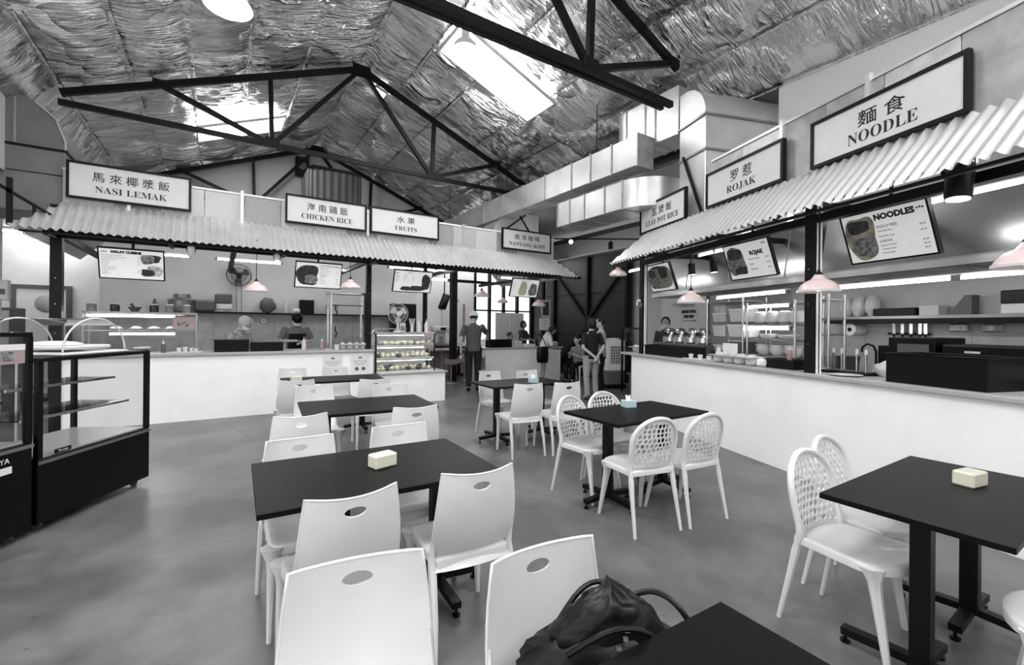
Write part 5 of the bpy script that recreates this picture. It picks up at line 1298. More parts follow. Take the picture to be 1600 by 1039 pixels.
# items on the counter front
gn_tray(-4.72, .12, CZ, 'R', 4, 'divided tray of food in the middle of the right counter', .74)
t = thing('tray', 'flat white tray of small cups before the rojak rack', 'tray', (-5.42, .14, CZ), row='R'); MB().box(-.22, .22, -.13, .13, 0, .012, c=.004).build('base', white, t)
for i, (x, y, h) in enumerate(((-5.56, .1, .06), (-5.46, .18, .05), (-5.36, .1, .06), (-5.28, .18, .045))): cup(x, y, CZ+.012, 'R', 'small white cup on the tray before the rojak rack', h=h)
simple('menu_card', 'sign', 'white printed card standing before the rojak rack', -5.05, .32, CZ, 'R', lambda m: m.box(-.13, .13, 0, .01, 0, .24), paper)
sauce(-5.28, .33, CZ, 'R', 'pale sauce bottle beside the printed card', mat('sauce_pale'), 1.1); sauce(-4.0, .2, CZ+.1, 'R', 'reddish sauce bottle with a white nozzle near the right post', mat('sauce_red'), .8)
blackbox(-4.22, -3.86, .1, .34, CZ, .1, 'R', 'small grey crate with a cloth near the right post'); simple('cloth', 'cloth', 'crumpled white cloth on the small grey crate', -4.28, .1, CZ, 'R', lambda m: m.ball((0, 0, .045), .07, .06, .05, 16, 8, fn=lambda d: 1+.3*noise.noise(d*4)), paper)
rk = rack(-4.05, -3.8, .5, .72, (1.45, 1.62, 1.83), 1.88, 'narrow chrome rack right of the black post')
# utensils stand, taps, sink
us = thing('utensil_rack', 'low black rack of upright utensils on the noodle counter', 'rack', (-3.45, .35, CZ), row='R'); MB().box(-.22, .22, -.1, .1, 0, .03, c=.005).build('base', blackp, us)
for k in range(4): MB().cyl((-.18+k*.12, .02*(-1)**k, .03), (-.18+k*.12, .02*(-1)**k, .2), .009, n=8).build('rod', chrome, us); MB().cyl((-.18+k*.12, .02*(-1)**k, .2), (-.18+k*.12, .02*(-1)**k, .25), .012, n=8).build('handle', white, us)
sk = thing('sink_bench', 'dark steel bench with a sink at the back of the noodle stall', 'bench', (-3.8, 1.6, 0), row='R'); MB().box(-1.6, 5.0, -.3, .65, .86, .9).box(-1.6, 5.0, -.28, .6, .2, .86).build('bench', greyd, sk); MB().box(.0, .5, -.2, .3, .9, .93).build('basin', chrome, sk)
tp = thing('tap', 'black swan-neck tap over the sink', 'tap', (-4.22, 1.75, .9), row='R'); MB().tube([(0, 0, 0), (0, 0, .33), (-.02, -.02, .4), (-.08, -.04, .42), (-.13, -.05, .38), (-.14, -.05, .32)], .013, 8).build('spout', blackp, tp); MB().cyl((0, 0, .05), (.08, 0, .08), .008).build('handle', chrome, tp)
for k, x in enumerate((-4.72, -4.45)): simple('utensil_pot', 'pot', 'grey utensil tub by the tap, %s one' % ['far', 'near'][k], x, 1.6, .9, 'R', lambda m: m.lathe([(.1, 0), (.12, .25), (.13, .26)], 16), [grey, greyd][k])
# shelf with goods
sh = thing('wall_shelf', 'long steel shelf on the wall of the noodle stall', 'shelf', (-5.2, 2.05, 1.64), row='R'); MB().box(0, 4.6, 0, .28, 0, .035).build('board', dullst, sh); MB().box(0, 4.6, -.005, .3, -.06, 0).build('rail', black, sh)
for i, x in enumerate((-4.95, -4.78, -4.6)): simple('plastic_bag', 'bag', 'translucent white bag on the noodle shelf, %s of three' % ['far', 'middle', 'near'][i], x, 2.2, 1.675, 'R', lambda m, i=i: m.ball((0, 0, .14), .085, .09, .15, 16, 12, fn=lambda d: 1+.15*noise.noise(d*3+Vector((i*4, 0, 0)))), mat('bag_white', 205, .5, var=.1))
simple('tray_box', 'box', 'flat black box on the noodle shelf', -4.25, 2.2, 1.675, 'R', lambda m: m.box(-.28, .22, -.1, .1, 0, .1, c=.01), blackp)
simple('carton', 'box', 'small grey carton beside the flat black box', -3.9, 2.2, 1.675, 'R', lambda m: m.box(-.1, .1, -.08, .08, 0, .12, c=.004), grey)
simple('knife_block', 'block', 'dark wedge-shaped holder at the end of the noodle shelf strip', -3.6, 2.2, 1.675, 'R', lambda m: m.add([(-.12, -.06, 0), (.1, -.06, 0), (.1, .06, 0), (-.12, .06, 0), (.04, -.06, .22), (.1, -.06, .22), (.1, .06, .22), (.04, .06, .22)], [(0, 1, 5, 4), (1, 2, 6, 5), (2, 3, 7, 6), (3, 0, 4, 7), (4, 5, 6, 7), (3, 2, 1, 0)]), greyd)
pt = thing('dispenser', 'towel dispenser with a black cover at the right end of the noodle shelf', 'dispenser', (-3.12, 2.2, 1.7), row='R'); MB().box(-.12, .14, -.1, .1, .08, .22, c=.01).build('cover', blackp, pt); MB().box(-.12, .14, -.1, .1, -.025, .08, c=.01).build('body', white, pt)
# knives on magnetic strip
ms = thing('magnetic_strip', 'black magnetic knife strip on the tiled wall', 'rack', (-4.2, 2.32, 1.45), row='R'); MB().box(-.28, .2, -.02, 0, -.015, .015).build('bar', black, ms)
for i, (x, l) in enumerate(((-.2, .2), (-.1, .22), (0, .16), (.1, .24), (.16, .22))):
    t = thing('knife', 'kitchen knife on the magnetic strip, %s from the far end' % ['first', 'second', 'third', 'fourth', 'fifth'][i], 'knife', (-4.2+x, 2.295, 1.45), row='R', group='knives on the wall')
    t.rotation_euler[1] = 0
    MB().box(-.012, .012, -.01, .01, -.14, -.0, c=.003).build('handle', blackp, t); MB().add([(-.018, -.002, 0), (.02, -.002, 0), (.02, -.002, l*.75), (-.018, -.002, l), (-.018, .002, 0), (.02, .002, 0), (.02, .002, l*.75), (-.018, .002, l)], [(0, 1, 2, 3), (7, 6, 5, 4), (0, 4, 5, 1), (1, 5, 6, 2), (2, 6, 7, 3), (3, 7, 4, 0)]).build('blade', chrome, t)
tr = thing('paper_roll', 'white paper roll on the tiled wall', 'roll', (-4.85, 2.22, 1.5), row='R'); MB().lathe([(.03, -.1), (.085, -.1), (.085, .1), (.03, .1)], 20, T=Tm((0, 0, 0), rx=pi/2)).build('roll', paper, tr); MB().lathe([(.03, 0), (.03, .004)], 14, T=Tm((0, -.1, 0), rx=pi/2)).build('core', blackp, tr)
for i, x in enumerate((-3.72, -3.42)):
    s = thing('wall_socket', 'round twin socket under the noodle shelf, %s one' % ['far', 'near'][i], 'socket', (x, 2.33, 1.53), row='R', group='noodle stall sockets')
    MB().box(-.09, .09, -.025, 0, -.045, .045, c=.01).build('plate', dullst, s); MB().lathe([(.03, .026), (.03, .03)], 12, T=Tm((0, 0, 0), rx=pi/2)).build('face', whitep, s)
# ovens / printers, big black crate
ov = thing('oven', 'black boxy cooker behind the big black crate', 'oven', (-3.7, 1.55, .9), row='R'); MB().box(-.1, .35, -.2, .25, 0, .52, c=.01).build('body', blackp, ov); MB().box(-.25, .0, -.15, .2, 0, .42, c=.01).build('side_unit', blackp, ov); MB().box(.0, .3, -.205, -.2, .3, .45).build('panel', greyd, ov)
pr = thing('receipt_printer', 'black box with a small white badge behind the big black crate', 'machine', (-3.0, 1.55, .9), row='R'); MB().box(-.3, .32, -.2, .2, 0, .46, c=.02).build('body', blackp, pr); MB().box(-.1, .02, -.205, -.2, .38, .4).build('badge', white, pr)
blackbox(-2.9, -2.22, .06, .5, CZ, .24, 'R', 'large black crate on the noodle counter')
simple('cloth_bundle', 'cloth', 'white flour sack beside the large black crate', -3.12, .5, CZ, 'R', lambda m: m.ball((0, 0, .06), .2, .13, .09, 24, 12, fn=lambda d: 1+.2*noise.noise(d*2.5)), mat('sack', 205, .7, var=.05))
simple('plate', 'plate', 'shallow white dish left of the white sack', -3.3, .12, CZ, 'R', lambda m: m.lathe([(.07, 0), (.13, .012), (.135, .016), (.08, .01), (0, .008)], 20, cap=False), white)
pb = thing('plastic_crate', 'stack of pale trays at the right edge of the noodle counter', 'tray stack', (-1.95, .8, CZ), row='R')
for k in range(4): MB().box(-.25, .35, -.2, .2, k*.06, k*.06+.045, c=.008).build('tray', [greyd, grey, white, greyd][k], pb)
# ================= PEOPLE =================
class Bend:
    def __init__(s, ang, piv=(0, 0, .95), twist=0): s.M = Matrix.Translation(piv) @ Matrix.Rotation(twist, 4, 'Z') @ Matrix.Rotation(ang, 4, 'X') @ Matrix.Translation(-Vector(piv))
    def __call__(s, p): return tuple(s.M @ Vector(p))
def loft(m, rings, n=16):   # rings: (center, rx, ry, tilt matrix or None)
    vs = []; f = []
    for c, rx, ry in rings:
        for i in range(n):
            a = 2*pi*i/n; vs.append((c[0]+rx*cos(a), c[1]+ry*sin(a), c[2]))
    for j in range(len(rings)-1):
        for i in range(n): k = (i+1) % n; f.append((j*n+i, j*n+k, (j+1)*n+k, (j+1)*n+i))
    f.append(tuple(range(n))[::-1]); f.append(tuple((len(rings)-1)*n+i for i in range(n)))
    return vs, f
def person(label, loc, rz, s=1.0, bend=0.0, arms=None, legs=None, head=(0, 0), shirt=greyd, pants=blackp, skin=skin_m, sleeve=.5, hair='short', mask=False, cap=None, shoe=blackp, apron=None, female=False, sit=False, row=None, bareleg=False, hairnet=False):
    """local -y is forward. arms: dict side-> (elbow, wrist) in body space after bending"""
    t = thing('person', label, 'person', loc, rz, row=row); t.scale = (s, s, s)
    B = Bend(bend); sw = .165 if female else .185
    hipz = .92
    J = {'pelvis': (0, 0, .95), 'waist': B((0, 0, 1.08)), 'chest': B((0, .01, 1.28)), 'neck': B((0, .015, 1.43)), 'skull': B((0, -.005, 1.53))}
    HB = Bend(head[0], (0, .01, 1.47), head[1])
    arms = arms or {}; legs = legs or {}
    for sd, k in ((-1, 'l'), (1, 'r')):
        J['sh'+k] = B((sd*sw, .01, 1.37))
        e, w_ = arms.get(k, (B((sd*(sw+.05), .03, 1.1)), B((sd*(sw+.04), -.06, .86))))
        J['el'+k] = e; J['wr'+k] = w_
        d = (Vector(w_)-Vector(e)).normalized(); J['hd'+k] = tuple(Vector(w_)+d*.05)
        hp, kn, an = legs.get(k, ((sd*.09, 0, .9), (sd*.1, -.02, .5), (sd*.1, .03, .09)))
        J['hp'+k] = hp; J['kn'+k] = kn; J['an'+k] = an
        J['to'+k] = (an[0]+sd*.02, an[1]-.13, max(an[2]-.05, .03) if an[2] < .2 else an[2]-.05)
    E = [('pelvis', 'waist'), ('waist', 'chest'), ('chest', 'neck'), ('neck', 'skull')]
    for k in 'lr': E += [('chest', 'sh'+k), ('sh'+k, 'el'+k), ('el'+k, 'wr'+k), ('wr'+k, 'hd'+k), ('pelvis', 'hp'+k), ('hp'+k, 'kn'+k), ('kn'+k, 'an'+k), ('an'+k, 'to'+k)]
    R = dict(pelvis=.1, waist=.095, chest=.105, neck=.048, skull=.055)
    for k in 'lr': R.update({'sh'+k: .05, 'el'+k: .037, 'wr'+k: .024, 'hd'+k: .03, 'hp'+k: .08, 'kn'+k: .052, 'an'+k: .035, 'to'+k: .03})
    names = list(J); me = bpy.data.meshes.new('body'); me.from_pydata([J[n] for n in names], [(names.index(a), names.index(b)) for a, b in E], [])
    o = bpy.data.objects.new('t', me); COL.objects.link(o)
    md = o.modifiers.new('s', 'SKIN')
    if not me.skin_vertices: 
        bpy.context.view_layer.objects.active = o
    for i, n in enumerate(names):
        me.skin_vertices[0].data[i].radius = (R[n], R[n]); me.skin_vertices[0].data[i].use_root = (n == 'pelvis')
    o.modifiers.new('u', 'SUBSURF').levels = 2
    body = bake(o, 'body', skin, t)
    # head, ears, nose, fingers joined to the body mesh
    hm = MB(); c = (0, -.02, 1.585)
    def face(d):
        k = 1.0
        if d.z < -.2: k -= .10*min(1, (-d.z-.2)/.8)*abs(d.x)
        if d.y < -.5: k -= .03
        if d.y < -.6 and abs(d.z-.12) < .12 and .2 < abs(d.x) < .55: k -= .04
        return k
    TT = B.M @ HB.M
    hm.ball(c, .074, .096, .118, 20, 16, T=TT, fn=face)
    hm.add([(-.012, -.108, 1.6), (.012, -.108, 1.6), (.016, -.113, 1.565), (-.016, -.113, 1.565), (0, -.13, 1.567), (0, -.112, 1.552)], [(0, 1, 4), (0, 4, 3), (1, 2, 4), (3, 4, 5), (4, 2, 5)], TT)
    for sd in (-1, 1): hm.ball((sd*.075, -.01, 1.585), .012, .02, .03, 8, 6, T=TT)
    hm.ball((0, -.098, 1.535), .025, .012, .008, 10, 6, T=TT)
    for k, sd in (('l', -1), ('r', 1)):
        w_ = Vector(J['wr'+k]); d = (w_-Vector(J['el'+k])).normalized(); sx = d.cross(Vector((0, 0, 1)))
        sx = sx.normalized() if sx.length > .1 else Vector((0, 1, 0)); nn = sx.cross(d)
        if nn.z > 0: nn = -nn
        q = w_+d*.07
        for i, L in enumerate((.06, .075, .08, .07)):
            b = q+sx*(-.024+.016*i); hm.tube([b, b+d*L*.5+nn*.004, b+d*L*.85+nn*.02, b+d*L+nn*.035], [.0085, .008, .007, .005], 6)
        b = w_+d*.03+sx*(.03*sd); hm.tube([b, b+d*.025+sx*.02*sd+nn*.01, b+d*.055+sx*.022*sd+nn*.02], [.01, .009, .007], 6)
    hme = hm.mesh('h'); bm_ = bmesh.new(); bm_.from_mesh(body.data); bm_.from_mesh(hme); bm_.to_mesh(body.data); bm_.free(); bpy.data.meshes.remove(hme)
    body.data.shade_smooth()
    em = MB()
    for sd in (-1, 1): em.ball((sd*.03, -.104, 1.6), .012, .008, .008, 8, 6, T=TT)
    em.build('eyes', blackp, t)
    # shirt
    hw = .155 if female else .165
    vs, f = loft(None, [((0, 0, .86), hw+.01, .125), ((0, 0, .9), hw+.012, .128), ((0, 0, 1.05), hw-.012, .112), ((0, .005, 1.2), hw+.008, .118), ((0, .01, 1.32), sw+.012, .108), ((0, .012, 1.38), sw-.02, .085), ((0, .013, 1.43), .07, .065), ((0, .01, 1.45), .058, .056)], 20)
    m = MB(); zc = .9
    vv = []
    for p in vs:
        wgt = min(1, max(0, (p[2]-.86)/.2)); q = Vector(B(p)); vv.append(tuple(Vector(p).lerp(q, wgt)))
    k_ = [1+.02*noise.noise(Vector(p)*9) for p in vv]
    m.add([(p[0]*k, p[1]*k, p[2]) for p, k in zip(vv, k_)], f)
    for k in 'lr':
        a = Vector(J['sh'+k]); e = Vector(J['el'+k]); w_ = Vector(J['wr'+k]); inn = a.lerp(Vector(J['chest']), .3)+Vector((0, 0, .0))
        P = [inn, a, a.lerp(e, .5)]; rr = [.06, .066, .06]
        if sleeve <= .55: P += [a.lerp(e, .8)]; rr += [.056]
        else: P += [e, e.lerp(w_, .5), e.lerp(w_, .92)]; rr += [.052, .044, .036]
        m.tube(P, rr, 12)
    m.build('shirt', shirt, t, ang=1.2)
    # trousers / skirt
    m = MB()
    hp0 = loft(None, [((0, 0, .80), .15, .115), ((0, 0, .87), .16, .122), ((0, 0, .96), .15, .113)], 18); m.add(*hp0) if not sit else None
    if sit: m.ball((0, .0, .9), .165, .14, .11, 16, 10)
    for k in 'lr':
        h, kn, an = Vector(J['hp'+k]), Vector(J['kn'+k]), Vector(J['an'+k])
        if bareleg: m.tube([h+Vector((0, 0, .03)), h.lerp(kn, .4), h.lerp(kn, .75)], [.1, .11, .1], 14)
        else: m.tube([h+Vector((0, 0, .03)), h.lerp(kn, .5), kn, kn.lerp(an, .5), an.lerp(kn, .02)], [.098, .088, .068, .062, .055], 12)
    m.build('trousers', pants, t, ang=1.2)
    for k in 'lr':
        an = Vector(J['an'+k]); m = MB(); m.ball((an.x, an.y-.06, an.z-.045), .046, .125, .045, 12, 8); m.v = [(x, y, max(z, an.z-.088)) for x, y, z in m.v]; m.build('shoe', shoe, t)
    # hair
    m = MB()
    if hair == 'short': m.ball((0, .006, 1.615), .083, .098, .1, 18, 12, T=TT, fn=lambda d: (1 if d.z > -.15 or d.y > .1 else .6)*(1+.04*noise.noise(d*6)))
    elif hair == 'bob': m.ball((0, .015, 1.60), .1, .105, .125, 20, 14, T=TT, fn=lambda d: (.72 if d.y < -.55 and d.z < .45 else 1)*(1+.05*noise.noise(d*7)))
    if hair: m.build('hair', hairm, t, ang=3)
    if hairnet: m = MB(); m.ball((0, .01, 1.625), .1, .112, .105, 18, 12, T=TT); m.v = m.v; m.build('hair_net', grey, t)
    if cap:
        m = MB(); m.lathe([(.097, 0), (.101, .04), (.09, .09), (.058, .125), (0, .138)], 20, (0, -.0, 1.59), T=TT, cap=False, sy=1.12)
        m.grid(lambda u, v: ((u-.5)*.15*(1-.3*v), -.095-.075*v*(1-(2*u-1)**2*.5), 1.625-.012*v-.03*(2*u-1)**2), 8, 3, T=TT); m.build('cap', cap, t)
    if mask:
        m = MB(); m.grid(lambda u, v: ((.072)*sin((u-.5)*2.4)*1.05, -.02-.108*cos((u-.5)*2.4)-.006*sin(pi*v), 1.515+.07*v), 12, 4, T=TT); m.build('face_mask', mat('mask_white', 225, .7), t, ang=3)
    if apron:
        m = MB(); m.grid(lambda u, v: tuple(Vector(B(((u-.5)*.3, -.128-.01*sin(pi*u), .75+.55*v)))), 8, 8).build('apron', apron, t, ang=3)
    return t
B0 = None
# workers, left row
person('worker in a hair net and white mask behind the black crate at the malay stall', (.25, .95, -.04), .75, 1.0, bend=.25, head=(.35, 0), shirt=mat('shirt_mottled', 150, .7, var=.6, scale=18), hair='short', hairnet=True, mask=True, female=True, row='L',
       arms={'l': ((-.24, -.12, 1.1), (-.12, -.36, 1.12)), 'r': ((.24, -.12, 1.1), (.1, -.38, 1.12))})
person('cook in a black cap and white mask looking down behind the left counter', (1.27, 1.3, 0), .1, 1.03, bend=.12, head=(.5, 0), shirt=mat('shirt_grey', 105, .8), apron=blackp, cap=blackp, mask=True, row='L',
       arms={'l': ((-.29, -.08, 1.14), (-.06, -.27, 1.15)), 'r': ((.29, -.08, 1.14), (.06, -.29, 1.12))})
# worker at the clay pot stall
person('worker in dark clothes seen behind the chafing dishes', (-8.9, 1.9, 0), .9, 1.02, head=(.25, 0), shirt=mat('shirt_dark', 60, .8), mask=True, female=True, hair='bob', row='R')
# man with the cap, seen from behind, reaching to the drinks counter
person('man in a pale cap and dark shirt reaching across to the drinks counter', (4.93, 9.15, 0), pi-.35, 1.08, bend=.08, head=(.3, -.3), shirt=mat('shirt_charcoal', 78, .8, var=.12, scale=6), pants=mat('trousers_black', 14, .8), cap=mat('cap_pale', 205, .8), skin=skin_m, shoe=blackp,
       arms={'l': ((-.33, -.24, 1.22), (-.38, -.5, 1.14)), 'r': ((.27, .04, 1.12), (.27, .0, .84))})
# woman bending with the shoulder bag
person('woman in a white top and shorts bending over her black bag at the drinks counter', (7.05, 9.3, 0), pi*.38, .94, bend=.35, head=(.55, 0), shirt=mat('shirt_white', 215, .8), pants=mat('shorts_grey', 150, .8), bareleg=True, female=True, hair='bob', skin=skin_d,
       arms={'l': ((-.2, -.2, 1.02), (-.02, -.42, 1.0)), 'r': ((.22, -.2, 1.02), (.04, -.42, .98))})
t = thing('shoulder_bag', 'black bucket-shaped shoulder bag held by the bending woman', 'bag', (6.80, 8.98, .6), .3)
m = MB(); m.lathe([(.16, 0), (.19, .05), (.2, .2), (.19, .36), (.17, .4)], 24, sy=.6); m.build('body', blackp, t); MB().tube([(-.17, 0, .38), (-.1, .12, .62), (.05, .2, .72), (.16, .1, .6), (.17, 0, .38)], .012, 6).build('strap', blackp, t)
# server behind the counter
person('server in a patterned dark top standing behind the drinks counter', (7.8, 11.3, 0), .45, .98, head=(.1, 0), shirt=mat('shirt_pattern', 60, .8, var=.9, scale=25), mask=False, hair='bob', female=True, skin=skin_d, arms={'l': ((-.24, -.1, 1.12), (-.1, -.3, 1.14)), 'r': ((.24, -.1, 1.12), (.08, -.3, 1.1))})
person('helper low behind the drinks counter, only the head showing', (7.15, 11.1, -.33), .5, .98, head=(.3, 0), shirt=greyd, hair='short', skin=skin_d)
# couple
person('person in a black tee and pale jeans standing with hands behind the back', (6.45, 6.85, 0), pi*.93, .985, shirt=mat('tee_black', 20, .85), pants=mat('jeans_pale', 150, .85, var=.15, scale=20), hair='bob', female=True, mask=False, skin=skin_m, shoe=mat('sneaker', 60, .6, var=.6, scale=30),
       arms={'l': ((-.25, .08, 1.1), (-.03, .2, .93)), 'r': ((.25, .08, 1.1), (.03, .21, .9))})
person('person in a pale shirt and dark trousers standing behind the one in the black tee', (7.05, 7.2, 0), pi*1.2, 1.0, shirt=mat('shirt_pale', 175, .85), pants=mat('trousers_black'), sleeve=1, mask=True, hair='short', arms={'l': ((-.25, .02, 1.1), (-.2, -.1, .95)), 'r': ((.24, -.06, 1.12), (.2, -.3, 1.2))})
# seated person with phone
person('seated person in a grey top looking at a phone near the dark steel wall', (8.3, 9.35, -.43), -pi*.42, .98, shirt=mat('shirt_mid', 120, .8), pants=blackp, hair='bob', head=(.35, 0), sit=True, female=True,
       legs={'l': ((-.09, 0, .9), (-.11, -.42, .9), (-.11, -.4, .52)), 'r': ((.09, 0, .9), (.11, -.42, .9), (.11, -.4, .52))},
       arms={'l': ((-.22, -.1, 1.1), (-.08, -.3, 1.22)), 'r': ((.22, -.1, 1.1), (.04, -.3, 1.22))})
clone(sc0, 'white chair under the seated person with the phone', (8.3, 9.35, 0), -pi*.42+pi)
# ================= DRINKS STALL AND FAR SIDE =================
blackbox(5.8, 6.45, 1.35, 1.62, .95, .2, 'L', 'black crate under the arm of the man in the cap')
for i in range(3): simple('glass_jar', 'jar', 'clear glass jar on the drinks counter, %s of three' % ['left', 'middle', 'right'][i], 6.55+i*.13, 1.5, .95, 'L', lambda m: m.lathe([(.05, 0), (.055, .02), (.055, .15), (.045, .17)], 14), mat('jar_pale', 190, .1, var=.2), 'glass jars on the drinks counter')
simple('tray_box', 'box', 'low white box on the drinks counter beside the glass jars', 7.0, 1.5, .95, 'L', lambda m: m.box(-.1, .25, -.1, .1, 0, .08, c=.005), white)
gn_tray(7.9, 1.6, .95, 'L', 3, 'grey divided tray at the right end of the drinks counter', .6)
for i, (x, h) in enumerate(((7.55, .26), (7.98, .3), (8.05, .18))): simple('syrup_bottle', 'bottle', 'dark syrup bottle on the drinks counter, %s' % ['left of the post', 'behind the grey tray', 'beside the grey tray'][i], x, 1.75, .95+(.0 if i == 0 else .1), 'L', lambda m, h=h: m.lathe([(.04, 0), (.042, h*.65), (.015, h*.8), (.018, h)], 12), blackp, 'syrup bottles')
t = thing('notice', 'framed photo card on the drinks stall post', 'poster', (7.85, 1.78, 2.03), row='L'); MB().box(-.13, .19, -.01, 0, -.28, .24).build('sheet', mat('frame_grey', 190, .6), t); MB().box(-.08, .14, -.013, -.01, -.2, .18).build('photo', photo2, t)
t = thing('notice', 'white printed notice below the framed card on the drinks stall post', 'poster', (7.83, 1.78, 1.58), row='L'); MB().box(-.17, .2, -.01, 0, -.18, .16).build('sheet', paper, t)
for j, s in enumerate(('NOTICE', 'NANYANG', 'KOPI')): text(s, .05, Tm((.01, -.011, .08-j*.08)), ink, t, ext=.0004)
ac = thing('air_cooler', 'tall white air cooler with a square grille before the dark wall', 'air cooler', (8.25, 8.0, 0), -.35)
MB().box(-.25, .25, -.2, .2, .42, 1.18, c=.03).build('housing', white, ac); MB().box(-.24, .24, -.19, .19, .08, .42, c=.02).build('tank', greyd, ac); MB().box(-.16, .19, -.204, -.2, .6, 1.05).build('grille_back', greyd, ac)
m = MB()
for k in range(7): m.box(-.16, .19, -.212, -.202, .62+k*.068, .635+k*.068)
for k in range(6): m.box(-.15+k*.064, -.14+k*.064, -.212, -.202, .6, 1.05)
m.build('grille', white, ac); MB().box(-.26, .26, -.24, .2, .0, .08).build('base', black, ac)
MB().ball((.0, 0, 1.2), .2, .12, .035, 14, 8, fn=lambda d: 1+.3*noise.noise(d*4)).build('cloth', paper, ac)
simple('display_stand', 'stand', 'dark low stand between the air cooler and the right counter', 8.15, 6.9, 0, None, lambda m: m.box(-.25, .3, -.25, .25, .0, .42, c=.01).box(-.28, .33, -.28, .28, .42, .46), greyd)
simple('sample_plate', 'plate', 'pile of pale leaflets behind the right counter end', -7.6, 1.3, 1.1, 'R', lambda m: m.ball((0, 0, .04), .2, .12, .05, 14, 8, fn=lambda d: 1+.3*noise.noise(d*4)), paper)
lb = thing('side_table', 'narrow side table under the pale leaflets', 'table', (-7.6, 1.3, 0), row='R'); MB().box(-.28, .28, -.2, .2, 1.06, 1.1).build('tabletop', grey, lb); MB().box(-.25, .25, -.17, .17, 0, 1.06).build('cabinet', greyd, lb)
# seats and tables in the far dining area
def stool(x, y, label, rz=0):
    t = thing('stool', label, 'stool', (x, y, 0), rz, group='pale moulded stools in the far dining area')
    MB().grid(lambda u, v: ((u-.5)*.44, (v-.5)*.4+.05*(0 if v < .6 else 1), .46+.10*abs(2*u-1)**2.5*.5+(.22*max(0, v-.55)**1.2*2)), 10, 8).build('seat', mat('stool_pale', 185, .4), t, ang=3)
    MB().cyl((0, 0, .02), (0, 0, .45), .03).build('pole', dullst, t); MB().lathe([(.19, 0), (.18, .02), (.04, .03)], 18).build('base', dullst, t)
stool(5.15, 10.8, 'pale moulded stool nearest the fruit case', 2.9); stool(5.75, 11.2, 'pale moulded stool left of the man in the cap', 2.7)
bn = thing('round_stool_table', 'round-topped pedestal seat in front of the man in the cap', 'stool', (5.2, 8.95, 0)); MB().lathe([(.16, .0), (.17, .06), (.13, .42), (.13, .44)], 20).build('pedestal', mat('pedestal_grey', 120, .6), bn); MB().lathe([(.2, .44), (.22, .455), (.22, .47), (.2, .475)], 22).build('seat', mat('stool_pale'), bn)
bn = thing('rubbish_bin', 'grey cylinder bin with a white lid beside the drinks counter', 'bin', (5.42, 9.75, 0)); MB().lathe([(.14, .0), (.15, .7), (.15, .72)], 20).build('body', mat('bin_grey', 130, .5), bn); MB().lathe([(.16, .72), (.17, .78), (.13, .82)], 20).build('lid', white, bn)
table(4.75, 6.3, 11.7, 12.4, 'dark table with a coffee machine in the far dining area', 0, .9)
cmn = thing('coffee_machine', 'white and steel coffee machine on the far dark table', 'machine', (5.35, 12.0, .9)); MB().box(-.2, .25, -.15, .2, 0, .1, c=.02).build('base', dullst, cmn); MB().box(-.15, .2, .0, .2, .1, .42, c=.02).build('body', white, cmn); MB().box(-.22, .28, -.18, .2, .42, .6, c=.04).build('hopper', white, cmn); MB().lathe([(.06, .1), (.07, .3)], 14, (0, -.06, 0)).build('jug', chrome, cmn); MB().box(-.05, .12, -.185, -.18, .47, .55).build('display', blackp, cmn)
simple('paper_stack', 'paper', 'stack of white paper on the far dark table', 5.95, 12.0, .9, None, lambda m: m.box(-.2, .2, -.14, .14, 0, .12, c=.004), paper)
simple('counter_bench', 'bench', 'dark bench along the white rear wall', 5.9, 12.65, 0, None, lambda m: m.box(-1.0, 1.2, -.3, .3, .0, .75, c=.01), mat('bench_dull', 120, .6, col=(150, 130, 130)))
simple('door_frame_post', 'post', 'thin reddish door post on the white rear wall', 6.6, 12.92, 0, None, lambda m: m.box(-.025, .025, -.03, .03, 0, 2.2), mat('post_red', 120, .5, col=(150, 128, 128)))
tv = thing('menu_board', 'black angled screen seen side-on behind the fruit stall', 'menu board', (4.85, 10.6, 2.12), .9); o = MB().box(-.33, .33, -.02, .02, -.2, .2).build('screen', blackp, tv); o.rotation_euler = (.35, 0, 0); MB().cyl((0, 0, .2), (0, 0, 1.0), .015).build('mount', black, tv)
gl = thing('globe_lamp', 'pale globe on a thin stand in the far dining area', 'lamp', (5.55, 12.3, 0)); MB().cyl((0, 0, 0), (0, 0, 2.0), .012).build('pole', grey, gl); MB().ball((0, 0, 2.05), .1, n=14, m=10).build('globe', mat('globe', 190, .3, col=(210, 195, 192)), gl)
simple('white_board', 'board', 'white panel board standing before the glazed wall', 8.15, 12.6, 0, None, lambda m: m.box(-.55, -.01, -.02, .02, 0, 1.95).box(.01, .55, -.02, .02, 0, 1.95), paper)
simple('shelf_unit', 'shelf', 'dark back bar behind the drinks counter', 7.9, 12.2, 0, None, lambda m: m.box(-.7, .9, -.2, .2, 0, .9, c=.01), mat('bar_dark', 35, .6))
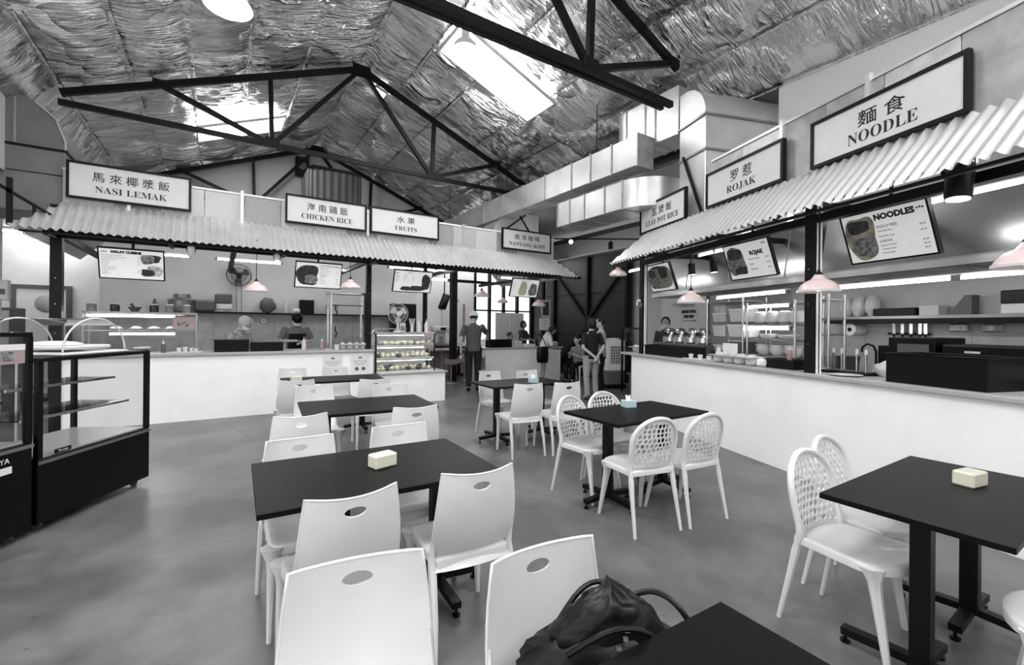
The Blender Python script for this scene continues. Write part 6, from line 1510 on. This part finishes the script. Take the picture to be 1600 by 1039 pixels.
# hall lamps: high-bay lamps under the roof
def highbay(x, y, label, power=HB_POWER, r=.2):
    z = roofz(x)-.75
    t = thing('high_bay_lamp', label, 'lamp', (x, y, z), group='high bay lamps')
    MB().lathe([(r, 0), (r, .02), (r*.8, .1), (r*.45, .17), (.06, .2), (.06, .34), (.03, .36)], 28, cap=False).build('shade', mat('lamp_shade_white', 225, .3, coat=.3), t)
    MB().ball((0, 0, -.02), r*.55, r*.55, .09, 16, 8).build('bulb', mat('bay_bulb', 255, .5, emit=30), t)
    MB().cyl((0, 0, .36), (0, 0, .72), .008).build('cord', black, t)
    area('high_bay_light', (x, y, z-.06), r*1.7, power)
highbay(3.05, 6.0, 'white high bay lamp hanging in front of the big skylight')

highbay(.06, 5.9, 'white high bay lamp just showing at the top edge', r=.24)
highbay(.3, 1.8, 'white high bay lamp overhead'); highbay(2.2, -.6, 'white high bay lamp overhead, right'); highbay(.3, -2.0, 'white high bay lamp overhead, behind'); highbay(4.3, -2.0, 'white high bay lamp overhead, behind right')
for k, (x, y) in enumerate(((-1.0, 1.6), (.5, 1.6), (1.9, 2.0), (4.6, 2.6))):  # added fill tubes, hidden by the left awning, to lift the stall interiors
    tube_light('L', (x-.55, y, 2.72), (x+.55, y, 2.72), 'added tube light hidden behind the left awning to brighten the stalls, %s' % ['first', 'second', 'third', 'fourth'][k])
for k, x in enumerate((-7.9, -5.7, -2.6, -.8)):  # same added fill for the right stalls, out of sight behind the awning
    tube_light('R', (x-.5, .7, 2.66), (x+.5, .7, 2.66), 'added tube light hidden behind the right awning to brighten the stalls, %s' % ['first', 'second', 'third', 'fourth'][k])
_t = tubem; tubem = tubeb
tube_light(None, (-4.6, 9.2, 3.3), (-3.4, 9.2, 3.3), 'tube light on the annexe ceiling'); tube_light(None, (-4.6, 11.8, 3.3), (-3.4, 11.8, 3.3), 'added tube light on the annexe ceiling, far one')  # annexe tubes are added to brighten its pale walls

for k, (x, y) in enumerate(((5.4, 12.5), (6.8, 12.5), (5.4, 11.0), (8.4, 11.6))):  # added tubes that light the rear white wall and far dining area
    tube_light(None, (x-.55, y, 3.58), (x+.55, y, 3.58), 'added tube light brightening the far dining area, %s' % ['first', 'second', 'third', 'fourth', 'fifth'][k])
tube_light(None, (-3.6, 12.9, 3.3), (-2.4, 12.9, 3.3), 'added tube light on the annexe ceiling near the door'); tube_light(None, (-6.6, 10.9, 3.3), (-5.4, 10.9, 3.3), 'added tube light on the annexe ceiling at the far left')  # two more added fill tubes for the annexe
tubem = _t
